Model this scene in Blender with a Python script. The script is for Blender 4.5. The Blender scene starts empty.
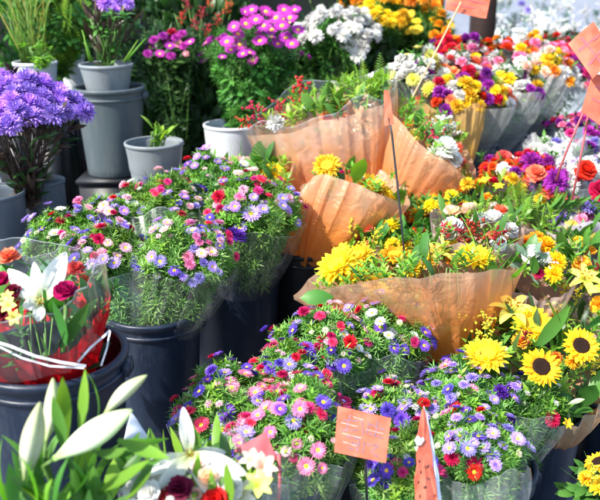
import bpy, math, random
import numpy as np
from mathutils import Vector, Matrix, Quaternion
RNG = random.Random(7); NP = np.random.default_rng(7)
PI = math.pi
S = bpy.context.scene
COL = S.collection
# ---------------------------------------------------------------- camera frame (photo 600 x 500)
CAMZ, PITCH, FPX = 1.45, math.radians(19), 833.0
CAM = Vector((0, 0, CAMZ))
FW = Vector((0, math.cos(PITCH), -math.sin(PITCH)))
UP = Vector((0, math.sin(PITCH), math.cos(PITCH)))
RT = Vector((1, 0, 0))
def P(px, py, d):
    return CAM + d * (FW + (px - 300) / FPX * RT + (250 - py) / FPX * UP)
def CV(x, y, z):                       # direction: right, up, toward the viewer
    return (RT * x + UP * y - FW * z).normalized()
# ---------------------------------------------------------------- mesh builder
class MB:
    def __init__(s):
        s.v = []; s.lv = []; s.lt = []; s.mi = []; s.tv = []; s.tint = []; s.n = 0
    def add(s, V, F, tv=None, tint=0.5, mi=0):
        V = np.asarray(V, float).reshape(-1, 3); k = len(V)
        s.v.append(V)
        for f in F:
            s.lv.append(np.asarray(f) + s.n); s.lt.append(len(f)); s.mi.append(mi)
        s.tv.append(np.full(k, .5) if tv is None else np.asarray(tv, float))
        s.tint.append(np.full(k, tint) if np.isscalar(tint) else np.asarray(tint, float))
        s.n += k
    def inst(s, T, R, L, tint, mi=0):   # T=(v,f array (m,q),tv); R (N,3,3), L (N,3), tint (N)
        V, F, tv = T; N = len(L); k = len(V)
        if N == 0: return
        W = np.einsum('nij,kj->nki', R, V) + L[:, None, :]
        s.v.append(W.reshape(-1, 3))
        FF = (F[None] + (np.arange(N) * k)[:, None, None] + s.n).reshape(-1, F.shape[1])
        s.lv.append(FF.ravel()); s.lt.extend([F.shape[1]] * len(FF)); s.mi.extend([mi] * len(FF))
        s.tv.append(np.tile(tv, N)); s.tint.append(np.repeat(tint, k)); s.n += N * k
    def mesh(s, name, mats, smooth=True, origin=None):
        m = bpy.data.meshes.new(name)
        V = np.concatenate(s.v).astype(np.float32)
        if origin is not None: V = V - np.array(origin, np.float32)
        lv = np.concatenate(s.lv).astype(np.int32); lt = np.array(s.lt, np.int32)
        m.vertices.add(len(V)); m.vertices.foreach_set('co', V.astype(np.float32).ravel())
        m.loops.add(len(lv)); m.loops.foreach_set('vertex_index', lv)
        m.polygons.add(len(lt))
        m.polygons.foreach_set('loop_start', np.concatenate([[0], np.cumsum(lt)[:-1]]).astype(np.int32))
        m.polygons.foreach_set('loop_total', lt)
        m.polygons.foreach_set('material_index', np.array(s.mi, np.int32))
        m.polygons.foreach_set('use_smooth', np.full(len(lt), smooth))
        for nm, arr in (('tv', s.tv), ('tint', s.tint)):
            a = m.attributes.new(nm, 'FLOAT', 'POINT')
            a.data.foreach_set('value', np.concatenate(arr).astype(np.float32))
        m.update(calc_edges=True); m.validate()
        for x in (mats if isinstance(mats, (list, tuple)) else [mats]): m.materials.append(x)
        return m
    def build(s, name, mats, parent=None, smooth=True, loc=(0, 0, 0), world=True):
        """vertices are in world space when parent is an Empty at parent.location"""
        o = Vector(loc)
        if parent is not None and world: o = Vector(parent.location)
        ob = bpy.data.objects.new(name, s.mesh(name, mats, smooth, tuple(o)))
        COL.objects.link(ob)
        if parent is not None: ob.parent = parent
        else: ob.location = o
        return ob
def tag(o, label, cat, group=None, kind=None):
    if label: o['label'] = label
    if cat: o['category'] = cat
    if group: o['group'] = group
    if kind: o['kind'] = kind
    return o
def thing(name, loc, label, cat, group=None):
    o = bpy.data.objects.new(name, None); COL.objects.link(o); o.location = loc
    o.empty_display_size = .05
    return tag(o, label, cat, group)
def sub(name, mesh, parent, loc=(0, 0, 0), rot=None, sc=1.0):
    o = bpy.data.objects.new(name, mesh); COL.objects.link(o); o.parent = parent
    o.location = loc; o.scale = (sc, sc, sc)
    if rot is not None:
        o.rotation_mode = 'QUATERNION'; o.rotation_quaternion = rot
    return o
# ---------------------------------------------------------------- shape helpers
def lathe(mb, prof, n=48, c=(0, 0, 0), mi=0, wob=0):
    c = np.array(c); rows = []
    for (r, z) in prof:
        a = np.arange(n) * 2 * PI / n
        rows.append(np.stack([c[0] + r * np.cos(a), c[1] + r * np.sin(a), np.full(n, c[2] + z)], 1))
    V = np.concatenate(rows); F = []
    for i in range(len(prof) - 1):
        for j in range(n):
            k = (j + 1) % n
            F.append((i * n + j, i * n + k, (i + 1) * n + k, (i + 1) * n + j))
    tv = np.repeat(np.linspace(0, 1, len(prof)), n)
    mb.add(V, F, tv, mi=mi)
def tube(mb, pts, r, n=6, mi=0, r1=None, tint=.5):
    pts = [Vector(p) for p in pts]; V = []; F = []; m = len(pts)
    for i, p in enumerate(pts):
        t = (pts[min(i + 1, m - 1)] - pts[max(i - 1, 0)]).normalized()
        u = t.orthogonal().normalized() if i == 0 else (u - t * u.dot(t)).normalized()
        w = t.cross(u); rr = r if r1 is None else r + (r1 - r) * i / (m - 1)
        for j in range(n):
            a = 2 * PI * j / n; V.append(p + rr * (math.cos(a) * u + math.sin(a) * w))
    for i in range(m - 1):
        for j in range(n):
            k = (j + 1) % n; F.append((i * n + j, i * n + k, (i + 1) * n + k, (i + 1) * n + j))
    F.append(tuple(range(n - 1, -1, -1))); F.append(tuple((m - 1) * n + j for j in range(n)))
    mb.add([tuple(v) for v in V], F, np.repeat(np.linspace(0, 1, m), n), tint, mi)
def box(mb, c, s, ax=None, mi=0):
    X, Y, Z = ax or (Vector((1, 0, 0)), Vector((0, 1, 0)), Vector((0, 0, 1))); c = Vector(c)
    V = [c + X * (i * s[0] / 2) + Y * (j * s[1] / 2) + Z * (k * s[2] / 2) for i in (-1, 1) for j in (-1, 1) for k in (-1, 1)]
    F = [(0, 1, 3, 2), (4, 6, 7, 5), (0, 4, 5, 1), (2, 3, 7, 6), (0, 2, 6, 4), (1, 5, 7, 3)]
    mb.add([tuple(v) for v in V], F, mi=mi)
ICO_V = None
def ico():
    t = (1 + 5 ** .5) / 2
    v = np.array([(-1, t, 0), (1, t, 0), (-1, -t, 0), (1, -t, 0), (0, -1, t), (0, 1, t), (0, -1, -t), (0, 1, -t), (t, 0, -1), (t, 0, 1), (-t, 0, -1), (-t, 0, 1)], float)
    v /= np.linalg.norm(v[0])
    f = np.array([(0, 11, 5), (0, 5, 1), (0, 1, 7), (0, 7, 10), (0, 10, 11), (1, 5, 9), (5, 11, 4), (11, 10, 2), (10, 7, 6), (7, 1, 8), (3, 9, 4), (3, 4, 2), (3, 2, 6), (3, 6, 8), (3, 8, 9), (4, 9, 5), (2, 4, 11), (6, 2, 10), (8, 6, 7), (9, 8, 1)])
    return v, f, np.full(12, .5)
ICO = ico()
def basis(n, spin=None):
    """(N,3,3) matrices whose Z column is n, random spin"""
    n = np.asarray(n, float); n = n / np.linalg.norm(n, axis=1, keepdims=True); N = len(n)
    h = np.where(np.abs(n[:, 2:3]) < .9, np.array([[0, 0, 1.]]), np.array([[1., 0, 0]]))
    u = np.cross(h, n); u /= np.linalg.norm(u, axis=1, keepdims=True); w = np.cross(n, u)
    a = NP.uniform(0, 2 * PI, N) if spin is None else spin
    c, s = np.cos(a)[:, None], np.sin(a)[:, None]
    return np.stack([u * c + w * s, -u * s + w * c, n], 2)
# ---------------------------------------------------------------- leaf templates  (grow along +Z)
def leaf_T(L=1, W=.2, rows=4, fold=.25, bend=.3, prof='ov', pleat=0):
    V = []; tv = []
    for i in range(rows + 1):
        t = i / rows
        w = {'ov': math.sin(PI * min(1, t * .96 + .03)) ** .75, 'lan': math.sin(PI * (t * .9 + .08)) , 'blade': (1 - t) ** .55}[prof] * W / 2
        if i == rows: w = W * .01
        x0 = bend * t * t * L; z0 = L * t * (1 - .25 * bend * t)
        for s_ in (-1, 0, 1):
            V.append((x0 + abs(s_) * w * fold, s_ * w, z0)); tv.append(t)
    F = []
    for i in range(rows):
        for j in range(2):
            a = i * 3 + j; F.append((a, a + 1, a + 4, a + 3))
    return np.array(V), np.array(F), np.array(tv)
def merge_T(parts):
    V, F, tv, n = [], [], [], 0
    for v, f, t in parts: V.append(v); F.append(f + n); tv.append(t); n += len(v)
    return np.concatenate(V), np.concatenate(F), np.concatenate(tv)
def xform(T, R, L=(0, 0, 0), s=1): return (T[0] * s) @ np.array(R).T + np.array(L), T[1], T[2]
def RX(az, el):     # tilt a +Z growing leaf to elevation el (from vertical) then azimuth az
    return np.array(Matrix.Rotation(az, 3, 'Z') @ Matrix.Rotation(el, 3, 'Y'))
def strip_T(L, W, bend=.3):
    V = []; tv = []
    for t, w in ((0, .5), (.5, 1), (1, .1)):
        for s_ in (-1, 1): V.append((bend * t * t * L, s_ * w * W / 2, t * L * (1 - .2 * bend * t))); tv.append(t)
    return np.array(V), np.array([(0, 1, 3, 2), (2, 3, 5, 4)]), np.array(tv)
rr = random.Random(3)
def sprig(n, L, W, h, spread=(.5, 1.3)):
    p = [xform(strip_T(1.0, .035, .0), RX(0, 0), (0, 0, -.15), h + .15)]
    for i in range(n):
        t = i / (n - 1)
        p.append(xform(strip_T(L * rr.uniform(.7, 1.15), W, rr.uniform(.1, .6)), RX(i * 2.4 + rr.uniform(-.3, .3), spread[1] + (spread[0] - spread[1]) * t * rr.uniform(.8, 1.1)), (0, 0, h * (.1 + .9 * t))))
    return merge_T(p)
SPRIG_A = [sprig(19, .58, .075, .6, (.25, 1.35)) for _ in range(3)]           # aster greenery
SPRIG_B = [sprig(9, .6, .2, .6, (.4, 1.1)) for _ in range(2)]                 # broader filler
FERN = []
for _ in range(2):
    p = []
    for i in range(22):
        t = i / 22; p.append(xform(strip_T(.42 * (1 - t) + .06, .07, .25), RX((i % 2) * PI + rr.uniform(-.2, .2), 1.0), (.12 * t * t, 0, t)))
    p.append(xform(strip_T(1, .02, .12), RX(0, 0))); FERN.append(merge_T(p))
LEAF_OV = [leaf_T(1, .5, 4, .25, .35, 'ov'), leaf_T(1, .42, 4, .35, .6, 'ov')]
LEAF_LAN = [leaf_T(1, .2, 5, .25, .5, 'lan'), leaf_T(1, .24, 5, .3, .2, 'lan')]
BLADE = [leaf_T(1, .03, 7, .2, .5, 'blade'), leaf_T(1, .025, 7, .2, .9, 'blade')]
def cluster_T(n, base, L, spread):
    return merge_T([xform(base[i % len(base)], RX(i * 2.4, rr.uniform(*spread)), (0, 0, i / n * .25), L * rr.uniform(.7, 1.1)) for i in range(n)])
LOBED = [cluster_T(6, LEAF_OV, .6, (.5, 1.3)) for _ in range(3)]              # leafy shoot
TW = dict(aster=SPRIG_A, filler=SPRIG_B, fern=FERN, leaf=LEAF_OV, lance=LEAF_LAN, blade=BLADE, shoot=LOBED)
# ---------------------------------------------------------------- flower geometry (diameter ~1, faces +Z)
class FL:
    def __init__(s): s.V = [(0, 0, -.02)]; s.F = []; s.tv = [0]; s.ti = [.5]
    def petal(s, az, e0, e1, L, W, hub=.05, z0=0, prof='aster', seg=4, cup=0, jag=0, twist=0):
        c, sn = math.cos(az), math.sin(az); x, z = hub, z0; tint = RNG.random()
        i0 = len(s.V); wide = 3 if cup else 2
        for i in range(seg + 1):
            t = i / seg
            w = {'aster': .55 + .45 * math.sin(PI * min(t * .75 + .1, 1)), 'pointed': max(.04, math.sin(PI * (t * .86 + .13)) ** .8),
                 'wide': .35 + .75 * math.sin(PI * .5 * min(1, t * 1.25)) - (.25 * max(0, t - .8) / .2), 'lily': max(.03, math.sin(PI * (t * .88 + .1)) ** .9)}[prof] * W / 2
            if prof == 'aster' and i == seg: w *= .55
            e = e0 + (e1 - e0) * t
            jz = jag * RNG.uniform(-1, 1) * t
            offs = (-1, 0, 1) if wide == 3 else (-1, 1)
            for o in offs:
                y = o * w; zz = z + (cup * w * abs(o) if wide == 3 else 0) * math.cos(e) + jz + twist * o * w + (jag * RNG.uniform(-.6, .6) * t)
                xx = x - (cup * w * abs(o) if wide == 3 else 0) * math.sin(e)
                s.V.append((xx * c - y * sn, xx * sn + y * c, zz)); s.tv.append(t); s.ti.append(tint)
            x += L / seg * math.cos(e); z += L / seg * math.sin(e)
        for i in range(seg):
            for j in range(wide - 1):
                a = i0 + i * wide + j; s.F.append((a, a + 1, a + wide + 1, a + wide))
        for j in range(wide - 1): s.F.append((0, i0 + j + 1, i0 + j))
    def mb(s):
        m = MB(); m.add(s.V, s.F, s.tv, s.ti); return m
def R_(a, b): return RNG.uniform(a, b)
def g_aster(n=24, two=True, W=.085):
    f = FL()
    for k in range(n): f.petal(2 * PI * k / n + R_(-.05, .05), R_(.25, .45), R_(-.25, .1), R_(.36, .43), W * R_(.85, 1.1), .1, 0)
    if two:
        for k in range(n - 4): f.petal(2 * PI * k / (n - 4) + .1 + R_(-.06, .06), R_(.5, .8), R_(.0, .4), R_(.27, .36), W * .9, .09, .02)
    return f.mb()
def g_double(n=20):
    f = FL()
    for l, (nn, e0, e1, L) in enumerate(((n, .15, -.1, .42), (n - 2, .45, .2, .37), (n - 5, .8, .5, .31), (10, 1.1, 1.0, .24), (6, 1.4, 1.5, .2))):
        for k in range(nn): f.petal(2 * PI * k / nn + l * .3 + R_(-.1, .1), e0 + R_(-.1, .1), e1 + R_(-.15, .15), L * R_(.88, 1.08), .11, .07, .01 * l, seg=3)
    return f.mb()
def g_mum():
    f = FL()
    for l, (nn, e0, e1, L, z) in enumerate(((26, -.2, -.6, .44, 0), (26, .15, -.15, .44, .02), (23, .45, .25, .42, .04), (19, .8, .8, .38, .06), (14, 1.05, 1.3, .35, .08), (9, 1.35, 1.8, .3, .1))):
        for k in range(nn): f.petal(2 * PI * k / nn + l * .4 + R_(-.12, .12), e0 + R_(-.12, .12), e1 + R_(-.35, .3), L * R_(.8, 1.14), .1, .06, z, seg=4, cup=.4)
    return f.mb()
def g_carnation():
    f = FL()
    for l, (nn, e0, e1, L) in enumerate(((9, .25, -.1, .46), (9, .6, .2, .44), (8, .95, .6, .42), (7, 1.2, 1.0, .4), (4, 1.45, 1.4, .38))):
        for k in range(nn): f.petal(2 * PI * k / nn + l * .5 + R_(-.2, .2), e0 + R_(-.15, .15), e1 + R_(-.3, .3), L * R_(.85, 1.1), .32, .03, .01 * l, 'wide', 4, .15, .035, R_(-.25, .25))
    return f.mb()
def g_sun(full=0):
    f = FL()
    for l, (nn, e0, e1, L) in enumerate(((17, .0, -.2, .31), (18, .3, -.05, .3), (15, .6, .2, .26)) + (((14, .85, .6, .24), (12, 1.1, 1.3, .2)) if full else ())):
        for k in range(nn): f.petal(2 * PI * k / nn + l * .12 + R_(-.09, .09), e0 + R_(-.15, .15), e1 + R_(-.3, .35), L * R_(.85, 1.12), .115, .2, .0 + .01 * l, 'pointed', 5, .25, 0, R_(-.3, .3))
    return f.mb()
def g_sundisc():
    m = MB(); lathe(m, [(.0, -.07), (.12, -.05), (.22, -.01), (.235, .02), (.21, .055), (.15, .06), (.07, .045), (.0, .04)], 28)
    g = 2.39996; n = 150; L = []
    for k in range(n):
        r = .215 * math.sqrt((k + .5) / n); L.append((r * math.cos(k * g), r * math.sin(k * g), .06 if r > .09 else .048))
    m.inst(xform(ICO, np.eye(3), (0, 0, 0), .013), np.repeat(np.eye(3)[None], n, 0), np.array(L), NP.random(n))
    return m
def g_sunback():
    f = FL()
    for k in range(16): f.petal(2 * PI * k / 16 + R_(-.15, .15), R_(-.25, .1), R_(-.6, -.2), R_(.17, .25), .1, .14, -.06, 'pointed', 3, .2)
    return f.mb()
def g_disc(r=.13, h=.07):
    m = MB(); n = 14
    lathe(m, [(r, -.01), (r * .95, h * .5), (r * .7, h * .85), (r * .35, h), (.001, h * .96)], n)
    return m
def g_rose():
    f = FL()
    for l, (nn, e0, e1, L, W, hub) in enumerate(((5, .15, .5, .42, .5, .04), (5, .6, 1.2, .42, .46, .04), (4, .95, 1.55, .42, .42, .03), (3, 1.25, 1.75, .42, .34, .02), (3, 1.4, 1.9, .4, .24, .01))):
        for k in range(nn): f.petal(2 * PI * k / nn + l * .75 + R_(-.15, .15), e0, e1, L * R_(.9, 1.08), W, hub, 0, 'wide', 5, .45, .008, R_(-.1, .1))
    return f.mb()
def g_lily(n=6, W=.24, e=(.95, -.75)):
    f = FL()
    for k in range(n):
        b = k % 2
        f.petal(2 * PI * k / n + R_(-.08, .08), e[0] + R_(-.08, .08), e[1] + R_(-.2, .2), .62 * R_(.95, 1.05), W * (.8 if b else 1.05), .03, .01 * b, 'lily', 8, .28, 0, R_(-.15, .15))
    return f.mb()
def g_stamen():
    m = MB()
    for k in range(6):
        a = 2 * PI * k / 6 + .2; d = Vector((math.cos(a), math.sin(a), 0))
        pts = [Vector((0, 0, 0)), d * .06 + Vector((0, 0, .15)), d * .13 + Vector((0, 0, .3))]
        tube(m, pts, .008, 5, 0); tube(m, [pts[2] - d * .035, pts[2] + d * .04 + Vector((0, 0, .012))], .02, 6, 1)
    tube(m, [(0, 0, 0), (.01, 0, .2), (0, .01, .38)], .012, 5, 0, .02)
    return m
def g_bud():
    m = MB(); n = 36; V = []; tv = []; ti = []; rows = 18
    for i in range(rows + 1):
        t = i / rows; r = .172 * (math.sin(PI * (t * .95 + .03)) ** .85) * (.6 + .5 * t - .28 * t * t) + (.0 if i < rows else -.0)
        if i == 0: r = .03
        if i == rows: r = .012
        for j in range(n):
            a = 2 * PI * j / n; q = 1 + .13 * math.cos(3 * a + .5 * t) - .1 * abs(math.sin(1.5 * a + .25 * t)) ** 14
            V.append((r * q * math.cos(a) + .05 * math.sin(PI * t), r * q * math.sin(a), t)); tv.append(t); ti.append(.55 + .3 * math.cos(3 * a) + R_(-.12, .12))
    F = [(i * n + j, i * n + (j + 1) % n, (i + 1) * n + (j + 1) % n, (i + 1) * n + j) for i in range(rows) for j in range(n)]
    F += [tuple(range(n - 1, -1, -1)), tuple(rows * n + j for j in range(n))]
    m.add(V, F, tv, ti); return m
def g_berries(n=46, r=.045, stem=True, spread=.3):
    m = MB(); L = []; main = [Vector((0, 0, -.3)), Vector((.02, 0, 0)), Vector((.0, .03, .4)), Vector((.06, .0, .75))]
    tube(m, main, .014, 5, 1)
    for k in range(7):
        z = -.05 + .11 * k; a = k * 2.4; q = Vector((math.cos(a) * spread, math.sin(a) * spread, z + .28)); q0 = Vector((.02, .01, z))
        tube(m, [q0, (q0 + q) / 2 + Vector((0, 0, -.03)), q], .009, 4, 1)
        for i in range(n // 7):
            t = .3 + .7 * i / (n // 7); b = q0.lerp(q, t); L.append((b.x + R_(-.06, .06), b.y + R_(-.06, .06), b.z + R_(-.05, .06)))
    for i in range(8): L.append((.03 + R_(-.06, .06), R_(-.06, .06), .4 + .05 * i))
    N = len(L); sc = NP.uniform(.7, 1.2, N)
    m.inst(xform(ICO, np.eye(3), (0, 0, 0), r), np.eye(3)[None] * sc[:, None, None], np.array(L), NP.random(N))
    return m
# ---------------------------------------------------------------- materials
def newmat(name):
    m = bpy.data.materials.new(name); m.use_nodes = True; nt = m.node_tree; nt.nodes.clear()
    out = nt.nodes.new('ShaderNodeOutputMaterial'); return m, nt, out
def N(nt, t, **kw):
    n = nt.nodes.new(t)
    for k, v in kw.items():
        if k.startswith('i_'): n.inputs[k[2:].replace('_', ' ')].default_value = v
        else: setattr(n, k, v)
    return n
def attr(nt, nm): return N(nt, 'ShaderNodeAttribute', attribute_name=nm).outputs['Fac']
def ramp(nt, fac, stops):
    r = nt.nodes.new('ShaderNodeValToRGB'); e = r.color_ramp.elements
    while len(e) < len(stops): e.new(.5)
    for el, (p, c) in zip(e, stops): el.position = p; el.color = (*c, 1)
    nt.links.new(fac, r.inputs[0]); return r.outputs[0]
def math_(nt, op, a, b=None, clamp=False):
    n = N(nt, 'ShaderNodeMath', operation=op); n.use_clamp = clamp
    for i, x in enumerate((a, b)):
        if x is None: continue
        if hasattr(x, 'is_linked') or hasattr(x, 'links'): nt.links.new(x, n.inputs[i])
        else: n.inputs[i].default_value = x
    return n.outputs[0]
def hsv(nt, col, h=None, s=1, v=None):
    n = nt.nodes.new('ShaderNodeHueSaturation'); nt.links.new(col, n.inputs['Color']); n.inputs['Saturation'].default_value = s
    if h is not None: nt.links.new(h, n.inputs['Hue'])
    if v is not None: nt.links.new(v, n.inputs['Value'])
    return n.outputs[0]
def thin(nt, out, col, trans=.35, rough=.5, spec=.3, trcol=None):
    p = N(nt, 'ShaderNodeBsdfPrincipled'); nt.links.new(col, p.inputs['Base Color'])
    p.inputs['Roughness'].default_value = rough; p.inputs['Specular IOR Level'].default_value = spec
    t = N(nt, 'ShaderNodeBsdfTranslucent'); nt.links.new(trcol or col, t.inputs['Color'])
    mx = N(nt, 'ShaderNodeMixShader'); mx.inputs[0].default_value = trans
    nt.links.new(p.outputs[0], mx.inputs[1]); nt.links.new(t.outputs[0], mx.inputs[2]); nt.links.new(mx.outputs[0], out.inputs[0])
    return mx
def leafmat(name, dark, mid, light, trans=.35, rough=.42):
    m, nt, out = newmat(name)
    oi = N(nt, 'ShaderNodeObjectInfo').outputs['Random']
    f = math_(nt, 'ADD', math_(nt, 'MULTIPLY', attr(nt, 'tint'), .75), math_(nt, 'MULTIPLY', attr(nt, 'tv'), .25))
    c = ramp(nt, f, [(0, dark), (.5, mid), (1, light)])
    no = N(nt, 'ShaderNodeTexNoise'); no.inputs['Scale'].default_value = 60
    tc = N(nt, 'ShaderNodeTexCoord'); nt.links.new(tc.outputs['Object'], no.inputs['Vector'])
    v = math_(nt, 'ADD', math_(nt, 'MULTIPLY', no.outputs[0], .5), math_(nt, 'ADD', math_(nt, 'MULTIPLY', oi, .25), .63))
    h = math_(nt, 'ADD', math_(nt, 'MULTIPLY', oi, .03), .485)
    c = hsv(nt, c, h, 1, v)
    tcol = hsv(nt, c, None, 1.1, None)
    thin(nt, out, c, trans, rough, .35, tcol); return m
def petalmat(name, base, tip, trans=.3, mid=None, rough=.6):
    m, nt, out = newmat(name)
    oi = N(nt, 'ShaderNodeObjectInfo').outputs['Random']
    st = [(0, base), (.35, mid or tip), (1, tip)]
    c = ramp(nt, attr(nt, 'tv'), st)
    v = math_(nt, 'ADD', math_(nt, 'MULTIPLY', attr(nt, 'tint'), .4), math_(nt, 'ADD', math_(nt, 'MULTIPLY', oi, .42), .58))
    h = math_(nt, 'ADD', math_(nt, 'MULTIPLY', oi, .045), .478)
    c = hsv(nt, c, h, 1, v)
    thin(nt, out, c, trans, rough, .2); return m
def solid(name, col, rough=.5, spec=.4, noise=.25, scale=8, bump=0, stretch=None, metal=0, col2=None, scuff=None):
    m, nt, out = newmat(name)
    p = N(nt, 'ShaderNodeBsdfPrincipled'); p.inputs['Specular IOR Level'].default_value = spec; p.inputs['Metallic'].default_value = metal
    tc = N(nt, 'ShaderNodeTexCoord'); mp = N(nt, 'ShaderNodeMapping'); nt.links.new(tc.outputs['Object'], mp.inputs[0])
    if stretch: mp.inputs['Scale'].default_value = stretch
    no = N(nt, 'ShaderNodeTexNoise'); no.inputs['Scale'].default_value = scale; no.inputs['Detail'].default_value = 6; nt.links.new(mp.outputs[0], no.inputs[0])
    a = tuple(x * (1 - noise) for x in col); b = col2 or tuple(min(1, x * (1 + noise)) for x in col)
    c = ramp(nt, no.outputs[0], [(.3, a), (.7, b)]); 
    if scuff:
        ms = N(nt, 'ShaderNodeMapping'); nt.links.new(tc.outputs['Object'], ms.inputs[0]); ms.inputs['Scale'].default_value = (9, 9, 2.2)
        n3 = N(nt, 'ShaderNodeTexNoise'); n3.inputs['Scale'].default_value = 3.5; n3.inputs['Detail'].default_value = 9; n3.inputs['Roughness'].default_value = .7; nt.links.new(ms.outputs[0], n3.inputs[0])
        mk = N(nt, 'ShaderNodeMapRange'); nt.links.new(n3.outputs[0], mk.inputs[0]); mk.inputs[1].default_value = .5; mk.inputs[2].default_value = .72; mk.inputs[4].default_value = .55
        ms2 = N(nt, 'ShaderNodeMapping'); nt.links.new(tc.outputs['Object'], ms2.inputs[0]); ms2.inputs['Scale'].default_value = (60, 60, 14)
        n4 = N(nt, 'ShaderNodeTexNoise'); n4.inputs['Scale'].default_value = 2; n4.inputs['Detail'].default_value = 4; nt.links.new(ms2.outputs[0], n4.inputs[0])
        mk2 = N(nt, 'ShaderNodeMapRange'); nt.links.new(n4.outputs[0], mk2.inputs[0]); mk2.inputs[1].default_value = .66; mk2.inputs[2].default_value = .72; mk2.inputs[4].default_value = .5
        fm = math_(nt, 'MAXIMUM', mk.outputs[0], mk2.outputs[0])
        mxc = N(nt, 'ShaderNodeMixRGB'); nt.links.new(fm, mxc.inputs[0]); nt.links.new(c, mxc.inputs[1]); mxc.inputs[2].default_value = (*scuff, 1); c = mxc.outputs[0]
    nt.links.new(c, p.inputs['Base Color'])
    r = math_(nt, 'ADD', math_(nt, 'MULTIPLY', no.outputs[0], .25), rough - .12); nt.links.new(r, p.inputs['Roughness'])
    if bump:
        b_ = N(nt, 'ShaderNodeBump'); b_.inputs['Strength'].default_value = bump; b_.inputs['Distance'].default_value = .004
        n2 = N(nt, 'ShaderNodeTexNoise'); n2.inputs['Scale'].default_value = scale * 8; nt.links.new(mp.outputs[0], n2.inputs[0])
        nt.links.new(n2.outputs[0], b_.inputs['Height']); nt.links.new(b_.outputs[0], p.inputs['Normal'])
    nt.links.new(p.outputs[0], out.inputs[0]); return m
def paper(name, low, high, t_low, t_high, trans=.45, rough=.45, gloss=.12, tcol=(1, .85, .7), dots=False):
    """thin tinted wrapping sheet: printed colour fades from low (tie) to high (rim), and so does how clear it is"""
    m, nt, out = newmat(name); tv = attr(nt, 'tv')
    tc = N(nt, 'ShaderNodeTexCoord')
    no = N(nt, 'ShaderNodeTexNoise'); no.inputs['Scale'].default_value = 14; no.inputs['Detail'].default_value = 5; no.inputs['Distortion'].default_value = .6; nt.links.new(tc.outputs['Object'], no.inputs[0])
    f = math_(nt, 'ADD', tv, math_(nt, 'MULTIPLY', math_(nt, 'SUBTRACT', no.outputs[0], .5), .5), True)
    c = ramp(nt, f, [(.4, low), (.82, tuple((a + b) / 2 for a, b in zip(low, high))), (1, high)])
    bp = N(nt, 'ShaderNodeBump'); bp.inputs['Strength'].default_value = .55; bp.inputs['Distance'].default_value = .012
    n2 = N(nt, 'ShaderNodeTexNoise'); n2.inputs['Scale'].default_value = 16; n2.inputs['Detail'].default_value = 4; n2.inputs['Distortion'].default_value = 1.5; nt.links.new(tc.outputs['Object'], n2.inputs[0])
    nt.links.new(n2.outputs[0], bp.inputs['Height'])
    p = N(nt, 'ShaderNodeBsdfPrincipled'); p.inputs['Roughness'].default_value = rough; p.inputs['Specular IOR Level'].default_value = .5
    nt.links.new(c, p.inputs['Base Color']); nt.links.new(bp.outputs[0], p.inputs['Normal'])
    t = N(nt, 'ShaderNodeBsdfTranslucent'); nt.links.new(hsv(nt, c, None, 1.15), t.inputs['Color'])
    mx = N(nt, 'ShaderNodeMixShader'); mx.inputs[0].default_value = trans; nt.links.new(p.outputs[0], mx.inputs[1]); nt.links.new(t.outputs[0], mx.inputs[2])
    tr = N(nt, 'ShaderNodeBsdfTransparent'); tr.inputs[0].default_value = (*tcol, 1)
    mr = N(nt, 'ShaderNodeMapRange'); nt.links.new(f, mr.inputs[0]); mr.inputs[1].default_value = .2; mr.inputs[2].default_value = .95; mr.inputs[3].default_value = t_low; mr.inputs[4].default_value = t_high
    m2 = N(nt, 'ShaderNodeMixShader'); nt.links.new(mr.outputs[0], m2.inputs[0]); nt.links.new(mx.outputs[0], m2.inputs[1]); nt.links.new(tr.outputs[0], m2.inputs[2])
    nt.links.new(m2.outputs[0], out.inputs[0]); return m
def film(name, haze=.05, col=(.9, .95, 1), tint=(.97, .98, .98), gl=1.0):
    m, nt, out = newmat(name)
    tc = N(nt, 'ShaderNodeTexCoord'); no = N(nt, 'ShaderNodeTexNoise'); no.inputs['Scale'].default_value = 11; no.inputs['Distortion'].default_value = 1; nt.links.new(tc.outputs['Object'], no.inputs[0])
    bp = N(nt, 'ShaderNodeBump'); bp.inputs['Strength'].default_value = .3; bp.inputs['Distance'].default_value = .01; nt.links.new(no.outputs[0], bp.inputs['Height'])
    tr = N(nt, 'ShaderNodeBsdfTransparent'); tr.inputs[0].default_value = (*tint, 1)
    g = N(nt, 'ShaderNodeBsdfGlossy'); g.inputs['Roughness'].default_value = .24; nt.links.new(bp.outputs[0], g.inputs['Normal'])
    lw = N(nt, 'ShaderNodeLayerWeight'); lw.inputs[0].default_value = .5; nt.links.new(bp.outputs[0], lw.inputs['Normal'])
    fr = math_(nt, 'ADD', math_(nt, 'MULTIPLY', math_(nt, 'POWER', lw.outputs['Facing'], 4), .7), .05)
    m1 = N(nt, 'ShaderNodeMixShader'); nt.links.new(math_(nt, 'MULTIPLY', fr, gl, True), m1.inputs[0]); nt.links.new(tr.outputs[0], m1.inputs[1]); nt.links.new(g.outputs[0], m1.inputs[2])
    d = N(nt, 'ShaderNodeBsdfDiffuse'); d.inputs[0].default_value = (*col, 1); t = N(nt, 'ShaderNodeBsdfTranslucent'); t.inputs[0].default_value = (*col, 1)
    md = N(nt, 'ShaderNodeMixShader'); md.inputs[0].default_value = .5; nt.links.new(d.outputs[0], md.inputs[1]); nt.links.new(t.outputs[0], md.inputs[2])
    m2 = N(nt, 'ShaderNodeMixShader'); nt.links.new(math_(nt, 'ADD', math_(nt, 'MULTIPLY', math_(nt, 'GREATER_THAN', attr(nt, 'tv'), .993), .25), haze), m2.inputs[0]); nt.links.new(m1.outputs[0], m2.inputs[1]); nt.links.new(md.outputs[0], m2.inputs[2])
    nt.links.new(m2.outputs[0], out.inputs[0]); return m
M = {}
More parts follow.
